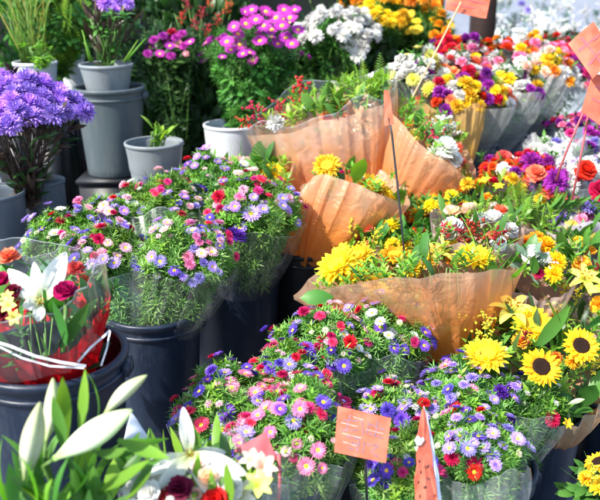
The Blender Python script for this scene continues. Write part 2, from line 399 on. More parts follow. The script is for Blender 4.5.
M['aster_leaf'] = leafmat('aster_leaf', (.03, .1, .025), (.15, .35, .065), (.4, .62, .19), .42)
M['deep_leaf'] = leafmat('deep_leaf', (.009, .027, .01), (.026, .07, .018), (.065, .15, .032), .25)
M['mid_leaf'] = leafmat('mid_leaf', (.02, .075, .015), (.06, .19, .03), (.14, .33, .05), .35)
M['lime_leaf'] = leafmat('lime_leaf', (.07, .19, .02), (.17, .38, .04), (.38, .56, .07), .4)
M['grey_leaf'] = leafmat('grey_leaf', (.05, .12, .08), (.12, .22, .15), (.25, .36, .25), .3)
M['dark_stem'] = leafmat('dark_stem', (.02, .012, .012), (.05, .03, .025), (.1, .07, .04), .15)
M['blade'] = leafmat('blade', (.1, .22, .03), (.2, .36, .05), (.45, .3, .07), .35)
M['stem'] = leafmat('stem', (.06, .13, .02), (.1, .2, .04), (.16, .26, .06), .1)
PC = {  # base, tip, mid
 'lavender': ((.55, .45, .85), (.42, .31, .78)), 'violet': ((.32, .18, .75), (.16, .075, .55)), 'indigo': ((.15, .06, .4), (.06, .02, .26)),
 'pink': ((.95, .62, .72), (.85, .25, .45)), 'palepink': ((.9, .75, .75), (.85, .5, .6)), 'crimson': ((.4, .01, .06), (.55, .01, .07)),
 'magenta': ((.65, .14, .5), (.42, .035, .36)), 'hotpink': ((.85, .12, .3), (.8, .05, .22)), 'purple': ((.42, .06, .45), (.3, .03, .34)),
 'white': ((.65, .68, .5), (.78, .77, .73)), 'cream': ((.75, .75, .4), (.85, .8, .6)), 'yellow': ((.85, .55, .02), (.92, .66, .03)),
 'lemon': ((.75, .75, .1), (.9, .85, .2)), 'orange': ((.85, .25, .02), (.9, .36, .03)), 'gold': ((.8, .3, .01), (.93, .5, .015)),
 'red': ((.5, .01, .01), (.7, .02, .015)), 'coral': ((.8, .1, .05), (.88, .2, .12)), 'burgundy': ((.14, .005, .02), (.2, .01, .03)),
 'mauve': ((.62, .42, .88), (.47, .26, .78)), 'peach': ((.9, .55, .35), (.92, .65, .5)), 'lilywhite': ((.5, .6, .22), (.74, .74, .7), (.73, .74, .64)), 'lilyyellow': ((.6, .65, .08), (.92, .8, .12)),
}
for k, v in PC.items(): M['p_' + k] = petalmat('petal_' + k, v[0], v[1], .3, v[2] if len(v) > 2 else None)
M['budskin'] = petalmat('bud_skin', (.3, .44, .12), (.5, .58, .26), .2, (.66, .69, .5), .4)
M['disc_y'] = solid('disc_yellow', (.8, .5, .03), .8, .2, .3, 300)
M['disc_b'] = solid('disc_brown', (.022, .01, .006), .85, .2, .5, 60)
M['anther'] = solid('anther', (.3, .09, .01), .8, .1)
M['berry_r'] = petalmat('berry_red', (.4, .01, .015), (.5, .02, .02), .05, None, .35)
M['berry_d'] = petalmat('berry_dark', (.16, .005, .01), (.22, .01, .015), .05, None, .3)
M['berry_y'] = petalmat('berry_yellow', (.75, .6, .03), (.85, .7, .05), .2)
M['navy'] = solid('navy_plastic', (.008, .0155, .033), .42, .35, .25, 6, .05, (1, 1, .25), scuff=(.045, .055, .07))
M['black'] = solid('black_plastic', (.006, .007, .009), .45, .4, .3, 6, .05)
M['grey'] = solid('grey_plastic', (.062, .082, .09), .5, .4, .14, 5, .05, (1, 1, .3), scuff=(.12, .13, .125))
M['slate'] = solid('slate_plastic', (.07, .09, .11), .5, .4, .15, 5, .05, (1, 1, .3), scuff=(.13, .14, .14))
M['potgrey'] = solid('pale_grey_plastic', (.2, .225, .235), .5, .4, .1, 6, .05, scuff=(.13, .13, .11))
M['potwhite'] = solid('white_plastic', (.55, .58, .6), .45, .4, .08, 6, .03, scuff=(.4, .38, .33))
M['wood'] = solid('post_wood', (.022, .012, .009), .7, .2, .35, 5, .3, (1, 12, 12))
M['ground'] = solid('paving', (.2, .215, .25), .85, .2, .25, 1.6, .4)
M['road'] = solid('asphalt', (.06, .062, .066), .85, .25, .3, 2.5, .5)
M['shade_tarp'] = solid('shade_canvas', (.006, .01, .008), .75, .2, .3, 3, .3)
M['water'] = solid('bucket_water', (.006, .008, .008), .08, .5, .2)
M['steel'] = solid('steel', (.35, .35, .36), .35, .5, .1, 8, 0, None, .9)
M['stick'] = solid('cane', (.5, .36, .2), .6, .3, .25, 30)
M['blackstick'] = solid('black_stick', (.02, .02, .022), .4, .4)
M['card'] = solid('orange_card', (.64, .115, .06), .65, .25, .12, 30, .15, None, 0, (.7, .18, .11))
M['cardpink'] = solid('pink_card', (.5, .11, .12), .6, .25, .15, 30, .1)
M['cardwhite'] = solid('white_card', (.72, .75, .85), .6, .25, .05, 20)
M['ink'] = solid('grey_ink', (.2, .15, .19), .7, .2, .3, 80)
M['inkblack'] = solid('black_ink', (.02, .018, .018), .7, .2)
M['highlight'] = solid('pale_highlight', (.72, .32, .27), .7, .2, .1, 60)  # pale tone that paints the highlights on the square card
M['kraft'] = paper('kraft_film', (.84, .29, .06), (.76, .5, .33), .02, .34, .5, .34)
M['kraftbrown'] = paper('brown_film', (.55, .3, .14), (.52, .4, .28), .03, .22, .4, .45)
M['pinkfilm'] = paper('blush_film', (.6, .38, .28), (.7, .58, .54), .15, .5, .4, .3)
M['goldfilm'] = paper('gold_film', (.7, .38, .07), (.72, .5, .2), .05, .3, .45, .35)
M['frost'] = paper('frosted_film', (.5, .52, .48), (.7, .68, .68), .8, .65, .5, .3, .1, (.95, .97, .97))
M['lilac'] = paper('lilac_film', (.55, .38, .6), (.78, .7, .85), .25, .3, .5, .3, .1, (.95, .9, 1))
M['redfoil'] = paper('red_film', (.5, .006, .008), (.6, .012, .02), .04, .15, .35, .18, .1, (.9, .1, .1))
M['film'] = film('clear_film', .035)
M['filmhazy'] = film('hazy_film', .13)
M['ribbon'] = solid('white_ribbon', (.62, .62, .66), .4, .4, .05)
# ---------------------------------------------------------------- flower prototypes: kind -> [(name, mesh, [(sub name, mesh)])]
K = {}
def proto(kind, name, gens, mats, subs=(), n=2):
    """gens: geometry function; mats: list of (suffix, material)"""
    for _ in range(n):
        g = gens()
        for suf, mt in mats:
            K.setdefault(kind + suf, []).append((name, g.mesh(kind + suf, mt), subs))
def cm(*cs): return [('_' + c, M['p_' + c]) for c in cs]
DISC = ('flower_center', g_disc().mesh('flower_center', M['disc_y']))
SDISC = ('seed_disc', g_sundisc().mesh('seed_disc', M['disc_b'])); SBACK = ('sepals', g_sunback().mesh('sepals', M['mid_leaf']))
STAM = ('stamens', g_stamen().mesh('stamens', [M['p_lemon'], M['anther']]))
proto('aster', 'aster', g_aster, cm('lavender', 'violet', 'indigo', 'pink', 'palepink', 'white', 'mauve', 'crimson', 'hotpink'), (DISC,), 3)
proto('daisy', 'daisy', lambda: g_aster(15, False, .15), cm('magenta', 'pink', 'white', 'yellow'), (DISC,), 2)
proto('double', 'double_aster', g_double, cm('crimson', 'hotpink', 'lavender', 'violet', 'magenta', 'indigo', 'palepink', 'pink'), (), 2)
proto('button', 'button_bloom', lambda: g_double(11), cm('white', 'palepink', 'cream', 'pink', 'lavender'), (), 2)
proto('mum', 'chrysanthemum', g_mum, cm('mauve', 'white', 'yellow', 'orange', 'gold', 'red', 'coral', 'purple', 'magenta', 'lemon', 'pink', 'lavender', 'peach'), (), 2)
proto('carn', 'carnation', g_carnation, cm('red', 'coral', 'orange', 'white', 'pink', 'hotpink', 'purple', 'magenta', 'yellow', 'crimson', 'peach', 'burgundy', 'cream'), (), 2)
proto('sun', 'sunflower', g_sun, [('', M['p_gold'])], (SDISC, SBACK), 3)
YDISC = ('seed_disc', SDISC[1].copy()); YDISC[1].materials[0] = M['disc_y']
proto('sunyellow', 'sunflower', lambda: g_sun(1), [('', M['p_yellow'])], (YDISC, SBACK), 2)
proto('rose', 'rose', g_rose, cm('red', 'crimson', 'white', 'peach', 'pink', 'cream', 'coral'), (), 2)
proto('lily', 'lily', g_lily, [('', M['p_lilywhite'])], (STAM,), 2)
proto('lilyyellow', 'lily', g_lily, [('', M['p_lilyyellow'])], (STAM,), 2)
proto('astro', 'alstroemeria', lambda: g_lily(6, .34, (1.0, -.2)), cm('lemon', 'cream', 'yellow', 'white', 'peach'), (), 2)
proto('bud', 'lily_bud', g_bud, [('', M['budskin'])], (), 1)
proto('berry', 'berry_sprig', g_berries, [('', [M['berry_r'], M['stem']]), ('_dark', [M['berry_d'], M['stem']])], (), 2)
proto('solid', 'goldenrod', lambda: g_berries(70, .034, True, .22), [('', [M['berry_y'], M['stem']])], (), 2)
proto('gyp', 'white_filler', lambda: g_berries(56, .05, True, .45), [('', [M['p_white'], M['stem']])], (), 2)
def flower(kind, parent, pos, nrm, size, spin=None):
    name, mesh, subs = RNG.choice(K[kind])
    q = Vector(nrm).to_track_quat('Z', 'Y') @ Quaternion((0, 0, 1), R_(0, 2 * PI) if spin is None else spin)
    f = sub(name, mesh, parent, Vector(pos) - Vector(parent.location), q, size)
    for sn, sm in subs: sub(sn, sm, f)
    return f
# ---------------------------------------------------------------- builders
def bucket(name, label, px, py, d, R, h, mat, group=None, taper=.8, bottom=None, rim='lip', lugs=True, cat='bucket', tilt=None):
    c = P(px, py, d); H = h if h else c.z
    t = thing(name, (c.x, c.y, c.z - H), label, cat, group)
    def wall(r0, r1):
        m = MB(); rb = R * taper
        pr = [(.001, 0), (rb * .97, 0), (rb, .006)]
        for i in range(1, 13): pr.append((rb + (R - rb) * i / 13, .006 + (H - .01) * i / 13))
        pr += [(R * .995, H - .004), (R * .985, H), (R * .965, H - .002), (R * .955, H - .02), (R * .9, H * .55), (rb * .93, .03), (.001, .028)]
        return m, pr
    m, pr = wall(0, 0); lathe(m, pr, 56); m.build('body', mat, t, world=False)
    m = MB()
    if rim == 'lip':
        k = R * .05
        lathe(m, [(R * .99, H - .016), (R + k, H - .014), (R + k + .002, H - .003), (R + k, H + .003), (R * .99, H + .004), (R * .955, H + .002), (R * .953, H - .012)], 56)
        m.build('rim', mat, t, world=False)
        m = MB(); q = R * .985; lathe(m, [(q, H - .045), (q + k * .8, H - .043), (q + k * .8, H - .036), (q, H - .034)], 56); m.build('band', mat, t, world=False)
    else:
        lathe(m, [(R * .99, H - .012), (R + .003, H - .01), (R + .003, H + .001), (R * .98, H + .003), (R * .95, H)], 56); m.build('rim', mat, t, world=False)
    m = MB(); lathe(m, [(.001, 0), (R * .9, 0)], 40, (0, 0, H * .72)); m.build('water', M['water'], t, world=False)
    if lugs:
        for s_ in (-1, 1):
            m = MB(); box(m, (s_ * (R + .004), 0, H - .034), (.02, .045, .03)); box(m, (s_ * (R + .015), 0, H - .034), (.006, .03, .02)); m.build('handle_lug', mat, t, world=False)
    return t
def loop_pts(rim, n=72):
    A = [P(*p) for p in rim]; k = len(A); out = []
    for i in range(n):
        f = i / n * k; a = int(f); t = f - a; p0, p1, p2, p3 = A[(a - 1) % k], A[a % k], A[(a + 1) % k], A[(a + 2) % k]
        out.append(.5 * ((2 * p1) + (p2 - p0) * t + (2 * p0 - 5 * p1 + 4 * p2 - p3) * t * t + (3 * p1 - p0 - 3 * p2 + p3) * t ** 3))
    return out
def ring_pts(c, axis, R, n=72, wob=.06, sq=1.0):
    u = axis.orthogonal().normalized(); w = axis.cross(u); ph = R_(0, 6); out = []
    for i in range(n):
        a = 2 * PI * i / n; r = R * (1 + wob * math.sin(3 * a + ph) + wob * .6 * math.sin(5 * a + 2 * ph))
        out.append(c + u * (r * math.cos(a)) + w * (r * math.sin(a)))
    return out
class Bq:
    def __init__(s, name, label, cat, group, base, rim, D):
        s.B = P(*base) if not isinstance(base, Vector) else base; s.D = D; s.ph = [R_(0, 6) for _ in range(3)]; s.bumpy = rim[0] == 'e'; s.rbase = 0; s.hist = []; s.bk = .11
        if rim[0] == 'e':
            _, px, py, d, R = rim[:5]; s.c = P(px, py, d); ax = (s.c - s.B).normalized()
            ax = (ax * .6 + Vector((0, 0, 1)) * .7 + CV(0, 0, 1) * .15).normalized()
            s.rim = ring_pts(s.c, ax, R); s.axis = ax
        else:
            s.rim = loop_pts(rim); s.c = sum(s.rim, Vector()) / len(s.rim)
            n = Vector()
            for i in range(len(s.rim)): n += (s.rim[i] - s.c).cross(s.rim[(i + 1) % len(s.rim)] - s.c)
            s.axis = n.normalized()
            if s.axis.dot(s.c - s.B) < 0: s.axis = -s.axis
        s.R = sum((p - s.c).length for p in s.rim) / len(s.rim)
        s.t = thing(name, s.B, label, cat, group); s.pos = []
    def rimp(s, a):
        n = len(s.rim); f = (a % 1) * n; i = int(f); return s.rim[i % n].lerp(s.rim[(i + 1) % n], f - i)
    def dome(s, u, a, k=1):
        o = s.rimp(a) - s.c
        q = o * u; bump = min(s.R, .13) * s.bk * (math.sin(q.x * 46 + s.ph[0]) + math.sin(q.y * 52 + s.ph[1]) + .6 * math.sin((q.x + q.y) * 83 + s.ph[2])) if s.bumpy else 0
        p = s.c + q + s.axis * (s.D * (1 - u * u) * k + bump)
        nr = (s.axis + o / s.R * (u * (2.2 * s.D / s.R) * .55 + .15 * u)).normalized(); return p, nr
    def wrap(s, mat, rb=.05, ext=1.06, lift=.0, corner=0, corners=4, fold=.012, bulge=.03, over=.06, start=0, name='wrap', lo=0, rows=18, cols=320, rbc=None, crease=9):
        Bc = rbc or s.B; V = []; tv = []; cr = [(RNG.random(), R_(.006, .014), R_(.003, .016), RNG.choice((-1, 1))) for _ in range(crease)]; ph = [R_(0, 6) for _ in range(6)]; kk = [RNG.randint(5, 8), RNG.randint(9, 13), RNG.randint(15, 21), RNG.randint(27, 37)]
        noi = [[R_(-1, 1) for _ in range(40)] for _ in range(rows // 3 + 2)]
        for j in range(rows + 1):
            t = lo + (1 - lo) * j / rows
            for i in range(cols + 1):
                f = i / cols; a = start + f * (1 + over); th = 2 * PI * a
                r = s.rimp(a); o = r - s.c; dr = (o - s.axis * o.dot(s.axis)).normalized()
                r = s.c + o * ext + s.axis * (lift + corner * abs(math.cos(corners / 2 * th + ph[5])) ** 5) + dr * corner * .3 * abs(math.cos(corners / 2 * th + ph[5])) ** 5
                b = Bc + dr * rb; L = (r - b).length
                p = b.lerp(r, t) + dr * (bulge * 4 * t * (1 - t))
                w = 0
                for q, (k, am) in enumerate(zip(kk, (1, .7, .45, .25))):
                    x = math.sin(k * th + ph[q] + 1.3 * math.sin(2.2 * th + ph[q]) + .5 * math.sin(3 * t + ph[q])); w += am * (1 - 2 * abs(x) ** .8 if q == 1 else x) * (.35 + .65 * max(0, math.sin(2 * th + ph[q] * 3)))
                jj = j / 3; j0 = int(jj); ii = (f * 39); i0 = int(min(ii, 38)); fx, fy = ii - i0, jj - j0
                nz = (noi[j0][i0] * (1 - fx) + noi[j0][i0 + 1] * fx) * (1 - fy) + (noi[min(j0 + 1, len(noi) - 1)][i0] * (1 - fx) + noi[min(j0 + 1, len(noi) - 1)][i0 + 1] * fx) * fy
                p = p + dr * (fold * (w * (.2 + .8 * t) + nz * .7) + .012 * f + sum(sg * am * math.exp(-min(abs((a - ca) % 1), 1 - abs((a - ca) % 1)) / wd) for ca, am, wd, sg in cr) * (.25 + .75 * t)) + s.axis * (fold * .5 * math.sin(kk[0] * th + ph[1]) * t)
                V.append(tuple(p)); tv.append(t)
        n = cols + 1; F = [(j * n + i, j * n + i + 1, (j + 1) * n + i + 1, (j + 1) * n + i) for j in range(rows) for i in range(cols)]
        m = MB(); m.add(V, F, tv); return m.build(name, mat, s.t)
    def green(s, kind, n, size, mat, where='dome', up=.5, k=.85, umax=1, name='foliage', stems=0, smat='stem', sink=.02, trange=(.25, 1)):
        """scatter leafy pieces over the head and the flank; one mesh"""
        m = MB(); T = TW[kind]; groups = [[] for _ in T]
        for i in range(n):
            a = RNG.random()
            if where == 'dome' or (where == 'both' and RNG.random() < .6):
                u = math.sqrt(RNG.random()) * umax; p, nr = s.dome(u, a); p = p - nr * (sink * R_(-.1, 1.7))
                d = nr
            else:
                t = R_(*trange); r = s.rimp(a); r0 = s.c.lerp(r, .9); o = (r - s.c); p = (s.B + o * (s.rbase / s.R)).lerp(r0, t)
                d = (o.normalized() * .8 + s.axis * .6).normalized(); p = p - d * size * .45
            d = (Vector(d) + Vector((0, 0, up)) + Vector((R_(-1, 1), R_(-1, 1), R_(-1, 1))) * .35).normalized()
            groups[i % len(T)].append((p, d, size * R_(.75, 1.2)))
        for tp, g in zip(T, groups):
            if not g: continue
            Rm = basis([tuple(x[1]) for x in g]) * np.array([x[2] for x in g])[:, None, None]
            m.inst(tp, Rm, np.array([tuple(x[0]) for x in g]), np.clip(NP.normal(.56, .24, len(g)), 0, 1))
        for i in range(stems):
            p, nr = s.dome(math.sqrt(RNG.random()) * .9, RNG.random()); q = s.B + (p - s.B) * .02 + Vector((R_(-.03, .03), R_(-.03, .03), 0))
            mid = q.lerp(p, .55) + Vector((R_(-.015, .015), R_(-.015, .015), .01)); tube(m, [q, mid, p - nr * .01], .0022, 5, 1)
        return m.build(name, [M[mat], M[smat]], s.t)
    def scatter(s, pal, n, sz, gap=.85, umax=.97, tiltj=.35, sink=0.0, tries=40, clus=.3):
        """pal: {kind: weight}; sz: {kind prefix: (lo, hi)}"""
        ks = list(pal); ws = [pal[k] for k in ks]
        for i in range(n):
            kd = RNG.choices(ks, ws)[0]; nb = None
            if s.hist and RNG.random() < clus: nb = RNG.choice(s.hist); kd = nb[0]
            lo, hi = next(v for q, v in sz.items() if kd.startswith(q)); size = R_(lo, hi)
            for _ in range(tries):
                u = math.sqrt(RNG.random()) * umax; th = RNG.random()
                if nb: u = min(umax, abs(nb[1] + R_(-.3, .3))); th = nb[2] + R_(-.07, .07)
                p, nr = s.dome(u, th); p = p + nr * (R_(-.016, .012) + sink)
                if all((p - q).length > (size + z) * .5 * gap for q, z in s.pos):
                    s.put(kd, p, nr, size, tiltj); s.hist.append((kd, u, th)); break
    def put(s, kd, p, nr, size, tiltj=0, spin=None):
        nr = (Vector(nr) + Vector((R_(-1, 1), R_(-1, 1), R_(-1, 1))) * tiltj).normalized()
        s.pos.append((p, size)); flower(kd, s.t, p, nr, size, spin)
    def at(s, lst):
        for (kd, px, py, d, wpx, f) in lst:      # width in photo pixels, facing in camera axes
            s.put(kd, P(px, py, d), CV(*f), wpx * d / FPX, .12)
ASZ = {'aster': (.029, .043), 'double': (.026, .039), 'button': (.013, .022), 'daisy': (.03, .038)}
def aster_bq(label, base, rim, D, pal, nf, film_=True, dens=1.0, extra=(), mat='aster_leaf', corner=.03, lift=-.01, hazy=False, rb=.085):
    b = Bq('aster_bouquet', label, 'bouquet', 'aster bouquets in clear film', base, rim, D); b.rbase = .075
    b.at(extra)
    b.scatter(pal, int(nf * 2.05), ASZ, .6, sink=.03)
    b.scatter({'button_white': 3, 'button_palepink': 3, 'button_cream': 4, 'button_lavender': 1}, int(nf * .75), ASZ, .8, sink=.026)
    k = (b.R / .12) ** 2 * dens
    b.green('filler', int(190 * k), .034, 'lime_leaf', 'dome', up=.6, umax=1.0, sink=.006, name='bud_foliage')
    b.green('aster', int(290 * k), .042, mat, 'dome', up=.5, umax=1.02, sink=.014)
    b.green('aster', int(340 * k), .05, mat, 'side', up=.5, name='lower_foliage', stems=26, trange=(.15, 1))
    if film_: b.wrap(M['filmhazy' if hazy else 'film'], rb=rb, ext=1.08, lift=lift, corner=corner, fold=.005, bulge=.012, name='clear_wrap', lo=.05)
    return b
def paint_tag(name, label, cat, pts, d, mat, stick=None, letter=None, group='price cards', th=.0012, smat='stick', curl=.004):
    """card from four (px,py) corners TL,TR,BR,BL at depths d; stick = [(px,py,d)...]"""
    Q = [P(x, y, dd) for (x, y), dd in zip(pts, d)]; c = sum(Q, Vector()) / 4
    t = thing(name, c, label, cat, group)
    nrm = (Q[1] - Q[0]).cross(Q[3] - Q[0]).normalized()
    if nrm.dot(FW) > 0: nrm = -nrm
    n = 10; V = []; wv = .02 * min((Q[1] - Q[0]).length, .05)
    for off in (0, -th):
        for j in range(n + 1):
            for i in range(n + 1):
                u, v = i / n, j / n
                p = Q[0].lerp(Q[1], u).lerp(Q[3].lerp(Q[2], u), v) + nrm * (off + curl * math.sin(3 * u + 2 * v) + wv * math.sin(8 * u + 9 * v))
                V.append(tuple(p))
    k = (n + 1) ** 2; F = []
    for j in range(n):
        for i in range(n):
            a = j * (n + 1) + i; f = (a, a + 1, a + n + 2, a + n + 1); F.append(f[::-1]); F.append(tuple(x + k for x in f))
    edge = [i for i in range(n + 1)] + [(j + 1) * (n + 1) + n for j in range(n)] + [n * (n + 1) + n - 1 - i for i in range(n)] + [(n - 1 - j) * (n + 1) for j in range(n - 1)]
    for a, b in zip(edge, edge[1:] + edge[:1]): F.append((a, b, b + k, a + k))
    m = MB(); m.add(V, F); card = m.build('card', mat, t, smooth=False)
    if letter:
        for lname, lm, strokes, wd in letter:
            m = MB()
            for st in strokes:
                pp = []
                for a in range(len(st) - 1):
                    for q in range(6):
                        pp.append((st[a][0] + (st[a + 1][0] - st[a][0]) * q / 6, st[a][1] + (st[a + 1][1] - st[a][1]) * q / 6))
                pp.append(st[-1]); L = []; 
                for (u, v) in pp: L.append(Q[0].lerp(Q[1], u).lerp(Q[3].lerp(Q[2], u), v) + nrm * (curl * math.sin(3 * u + 2 * v) + wv * math.sin(8 * u + 9 * v) + .0006))
                Vv = []
                for i, p in enumerate(L):
                    tg = (L[min(i + 1, len(L) - 1)] - L[max(i - 1, 0)]).normalized(); sd = tg.cross(nrm) * wd * (.8 + .3 * math.sin(i * 1.7))
                    Vv += [tuple(p - sd), tuple(p + sd)]
                m.add(Vv, [(2 * i, 2 * i + 1, 2 * i + 3, 2 * i + 2) for i in range(len(L) - 1)])
            o = m.build(lname, lm, t); o.parent = card; o.location = (0, 0, 0)
    if stick:
        m = MB(); tube(m, [P(*p) for p in stick], .0032, 8); m.build('stick', M[smat], t)
    return t
# ================================================================ SETTING
def sheet(name, x0, x1, y0, y1, z, mat, nx=60, ny=60, amp=.0):
    m = MB(); V = []; F = []
    for j in range(ny + 1):
        for i in range(nx + 1):
            x = x0 + (x1 - x0) * i / nx; y = y0 + (y1 - y0) * j / ny; V.append((x, y, z + amp * math.sin(x * 2.1) * math.sin(y * 1.7)))
    for j in range(ny):
        for i in range(nx): a = j * (nx + 1) + i; F.append((a, a + 1, a + nx + 2, a + nx + 1))
    m.add(V, F); o = m.build(name, mat); o['kind'] = 'structure'; return o
sheet('ground', -150, 150, -20, 400, -.004, M['road'], 8, 8)
sheet('pavement', -30, 30, -3, 60, .0, M['ground'], 8, 8)

# ================================================================ BUCKETS
G = 'dark flower buckets'
bucket('flower_bucket', 'dark navy bucket under the aster bunches, nearest the red wrapped lily bouquet', 153, 308, 2.4, .136, 0, M['navy'], G)
bucket('flower_bucket', 'tall navy bucket with asters standing between the front aster bucket and the orange wraps', 234, 258, 2.78, .157, 0, M['navy'], G)
bucket('flower_bucket', 'large dark bucket holding the red wrapped lily and rose bouquet', 50, 352, 1.8, .158, 0, M['navy'], G)
bucket('flower_bucket', 'black bucket in shade under the orange wrapped sunflowers', 308, 243, 2.88, .146, 0, M['black'], G)
bucket('flower_bucket', 'dark bucket under the wide kraft fan of sunflowers', 449, 347, 2.45, .118, 0, M['navy'], G)
bucket('flower_bucket', 'navy bucket under the black centred sunflowers', 541, 408, 2.25, .112, 0, M['navy'], G)
bucket('flower_bucket', 'navy bucket behind the black centred sunflower bucket, cut by the picture edge', 622, 392, 2.4, .128, 0, M['navy'], G)
bucket('flower_bucket', 'dark bucket with banded rim holding lavender and red asters beside the folded card', 483, 464, 2.0, .122, 0, M['navy'], G)
bucket('flower_bucket', 'dark bucket holding the pink daisy asters beside the square price card', 268, 472, 1.86, .13, 0, M['navy'], G)
bucket('flower_bucket', 'dark bucket hidden beneath the middle asters behind the square price card', 350, 400, 2.3, .13, 0, M['black'], G)
bucket('flower_bucket', 'dark bucket first in the far row, beside the golden wrap', 468, 141, 3.55, .12, .36, M['navy'], G)
bucket('flower_bucket', 'dark bucket in the middle of the far row under mixed carnations', 496, 131, 3.75, .13, .36, M['navy'], G)
bucket('flower_bucket', 'dark bucket last in the far row under white and pink blooms', 528, 119, 3.95, .135, .36, M['navy'], G)
bucket('flower_bucket', 'black bucket under the red and purple chrysanthemum bunches', 530, 225, 3.05, .16, 0, M['black'], G)
bucket('flower_bucket', 'black bucket under the orange bordered film bouquet with white rose', 520, 318, 2.6, .13, 0, M['black'], G)
bucket('flower_bucket', 'black bucket under the yellow lilies at the picture edge', 600, 325, 2.65, .14, 0, M['black'], G)
bucket('flower_bucket', 'black bucket under the high kraft wrapped mixed bouquets', 385, 214, 3.12, .15, 0, M['black'], G)
bucket('flower_bucket', 'dark bucket below the closed lily buds, nearest the viewer', 74, 610, 1.42, .11, 0, M['navy'], G)
bucket('flower_bucket', 'dark bucket below the open white lily bouquet, at the bottom edge', 203, 610, 1.54, .12, 0, M['navy'], G)
bucket('flower_bucket', 'dark bucket below the small corner bouquet of orange sunflowers', 613, 556, 2.0, .11, 0, M['navy'], G)
G = 'grey flower buckets'
bucket('grey_bucket', 'tall grey bucket with a grey pot of purple asters standing on its rim', 109, 87, 3.42, .139, .36, M['grey'], G)
bucket('grey_bucket', 'grey tub with a sprig of lime leaves showing over its rim', 154, 142, 3.2, .111, .22, M['potgrey'], G, .74, lugs=False, rim='thin')
bucket('grey_bucket', 'grey bucket under the purple chrysanthemums, cut by the picture edge', -12, 192, 2.72, .115, .46, M['slate'], G, .86, lugs=False, rim='thin')
bucket('grey_bucket', 'slim grey bucket under the purple chrysanthemums, beside the stacked tall bucket', 43, 180, 2.9, .072, .42, M['slate'], G, .93, lugs=False, rim='thin')
bucket('plant_pot', 'grey plant pot of purple asters standing on the tall grey bucket', 106, 64, 3.4, .107, .112, M['potgrey'], 'plant pots', .8, lugs=False, rim='thin')
bucket('plant_pot', 'white plant pot holding reedy grass', 35, 62, 3.6, .092, .17, M['potwhite'], 'plant pots', .8, lugs=False, rim='thin')
bucket('plant_pot', 'narrow off white pot standing behind the grass pot', 71, 44, 3.85, .055, .22, M['potwhite'], 'plant pots', .85, lugs=False, rim='thin')
bucket('plant_pot', 'white tub under the magenta daisies behind the orange wraps', 232, 124, 3.6, .122, .26, M['potwhite'], 'plant pots', .85, lugs=False, rim='thin')
# crates and stands that carry the raised rows
def crate(label, x0, x1, y0, y1, z1, mat='black', name='display_crate'):
    t = thing(name, ((x0 + x1) / 2, (y0 + y1) / 2, 0), label, 'crate', 'display crates'); w, l = x1 - x0, y1 - y0
    m = MB(); box(m, (0, 0, z1 / 2 - .006), (w, l, z1 - .012)); m.build('body', M[mat], t, world=False)
    m = MB(); box(m, (0, 0, z1 - .012 + .005), (w + .02, l + .02, .014)); m.build('top_board', M[mat], t, world=False)
    for s_ in (-1, 1):
        m = MB(); box(m, (s_ * w * .25, -l / 2 - .004, z1 * .6), (w * .35, .012, z1 * .5)); m.build('side_panel', M[mat], t, world=False)
def stand(px, py, d, hh, w, label, l=None, mat='black'):
    c = P(px, py, d); l = l or w; crate(label, c.x - w / 2, c.x + w / 2, c.y - l / 2, c.y + l / 2, c.z - hh - .003, mat)
stand(109, 87, 3.42, .36, .25, 'tall black crate carrying the tall grey bucket')
stand(154, 142, 3.2, .22, .2, 'black crate carrying the grey tub with lime leaves')
stand(-12, 192, 2.72, .46, .24, 'low black crate carrying the cut off grey bucket')
stand(43, 180, 2.9, .42, .17, 'low black crate carrying the slim grey bucket')
stand(30, 62, 3.62, .17, .3, 'black crate carrying the pot of reedy grass', .2)
stand(71, 44, 3.85, .22, .13, 'black crate carrying the narrow off white pot', .2)
stand(232, 124, 3.6, .26, .26, 'black crate carrying the white tub of magenta daisies')
c0, c1 = P(468, 141, 3.55), P(528, 119, 3.95)
crate('long dark crate carrying the far row of buckets', c0.x - .2, c1.x + .45, c0.y - .15, c1.y + .2, c0.z - .363)

# ================================================================ LEFT ASTERS
PA = {'aster_lavender': 3, 'aster_violet': 2, 'aster_palepink': 2, 'double_palepink': 2, 'double_crimson': 2, 'aster_white': 1.2, 'aster_mauve': 1.5, 'double_hotpink': 1.4, 'double_pink': 1.3, 'double_lavender': 1.2}
PCn = {'aster_violet': 2.2, 'aster_lavender': 2, 'double_crimson': 1.6, 'double_hotpink': 1.2, 'double_violet': 1.6, 'aster_white': 1, 'aster_palepink': 1, 'aster_indigo': .8, 'aster_hotpink': .8}
PD = {'aster_pink': 3, 'aster_violet': 2.5, 'double_hotpink': 1.5, 'double_crimson': 1, 'aster_lavender': 2.2, 'double_violet': 1, 'aster_hotpink': .8}
PE = {'aster_lavender': 4, 'double_lavender': 2, 'aster_violet': 1.6, 'double_crimson': 1.2, 'aster_pink': .8, 'double_indigo': .8, 'aster_mauve': 2}
bA = (145, 335, 2.42)
aster_bq('aster bouquet at the front of the left navy bucket, beside the red wrap', bA, ('e', 104, 262, 2.38, .118), .075, PA, 24,
         extra=[('aster_violet', 141, 262, 2.3, 22, (.1, .3, 1)), ('double_pink', 122, 228, 2.4, 13, (0, .8, .6))])
aster_bq('aster bouquet in the left navy bucket, hanging over the rim toward the tall bucket', (160, 335, 2.42), ('e', 186, 257, 2.36, .128), .075, PA, 26,
         extra=[('double_pink', 188, 257, 2.26, 14, (0, .3, 1)), ('aster_white', 157, 275, 2.27, 9, (0, .2, 1)), ('double_indigo', 236, 236, 2.42, 26, (.3, .8, .5)), ('double_crimson', 182, 226, 2.45, 20, (0, .8, .5))])
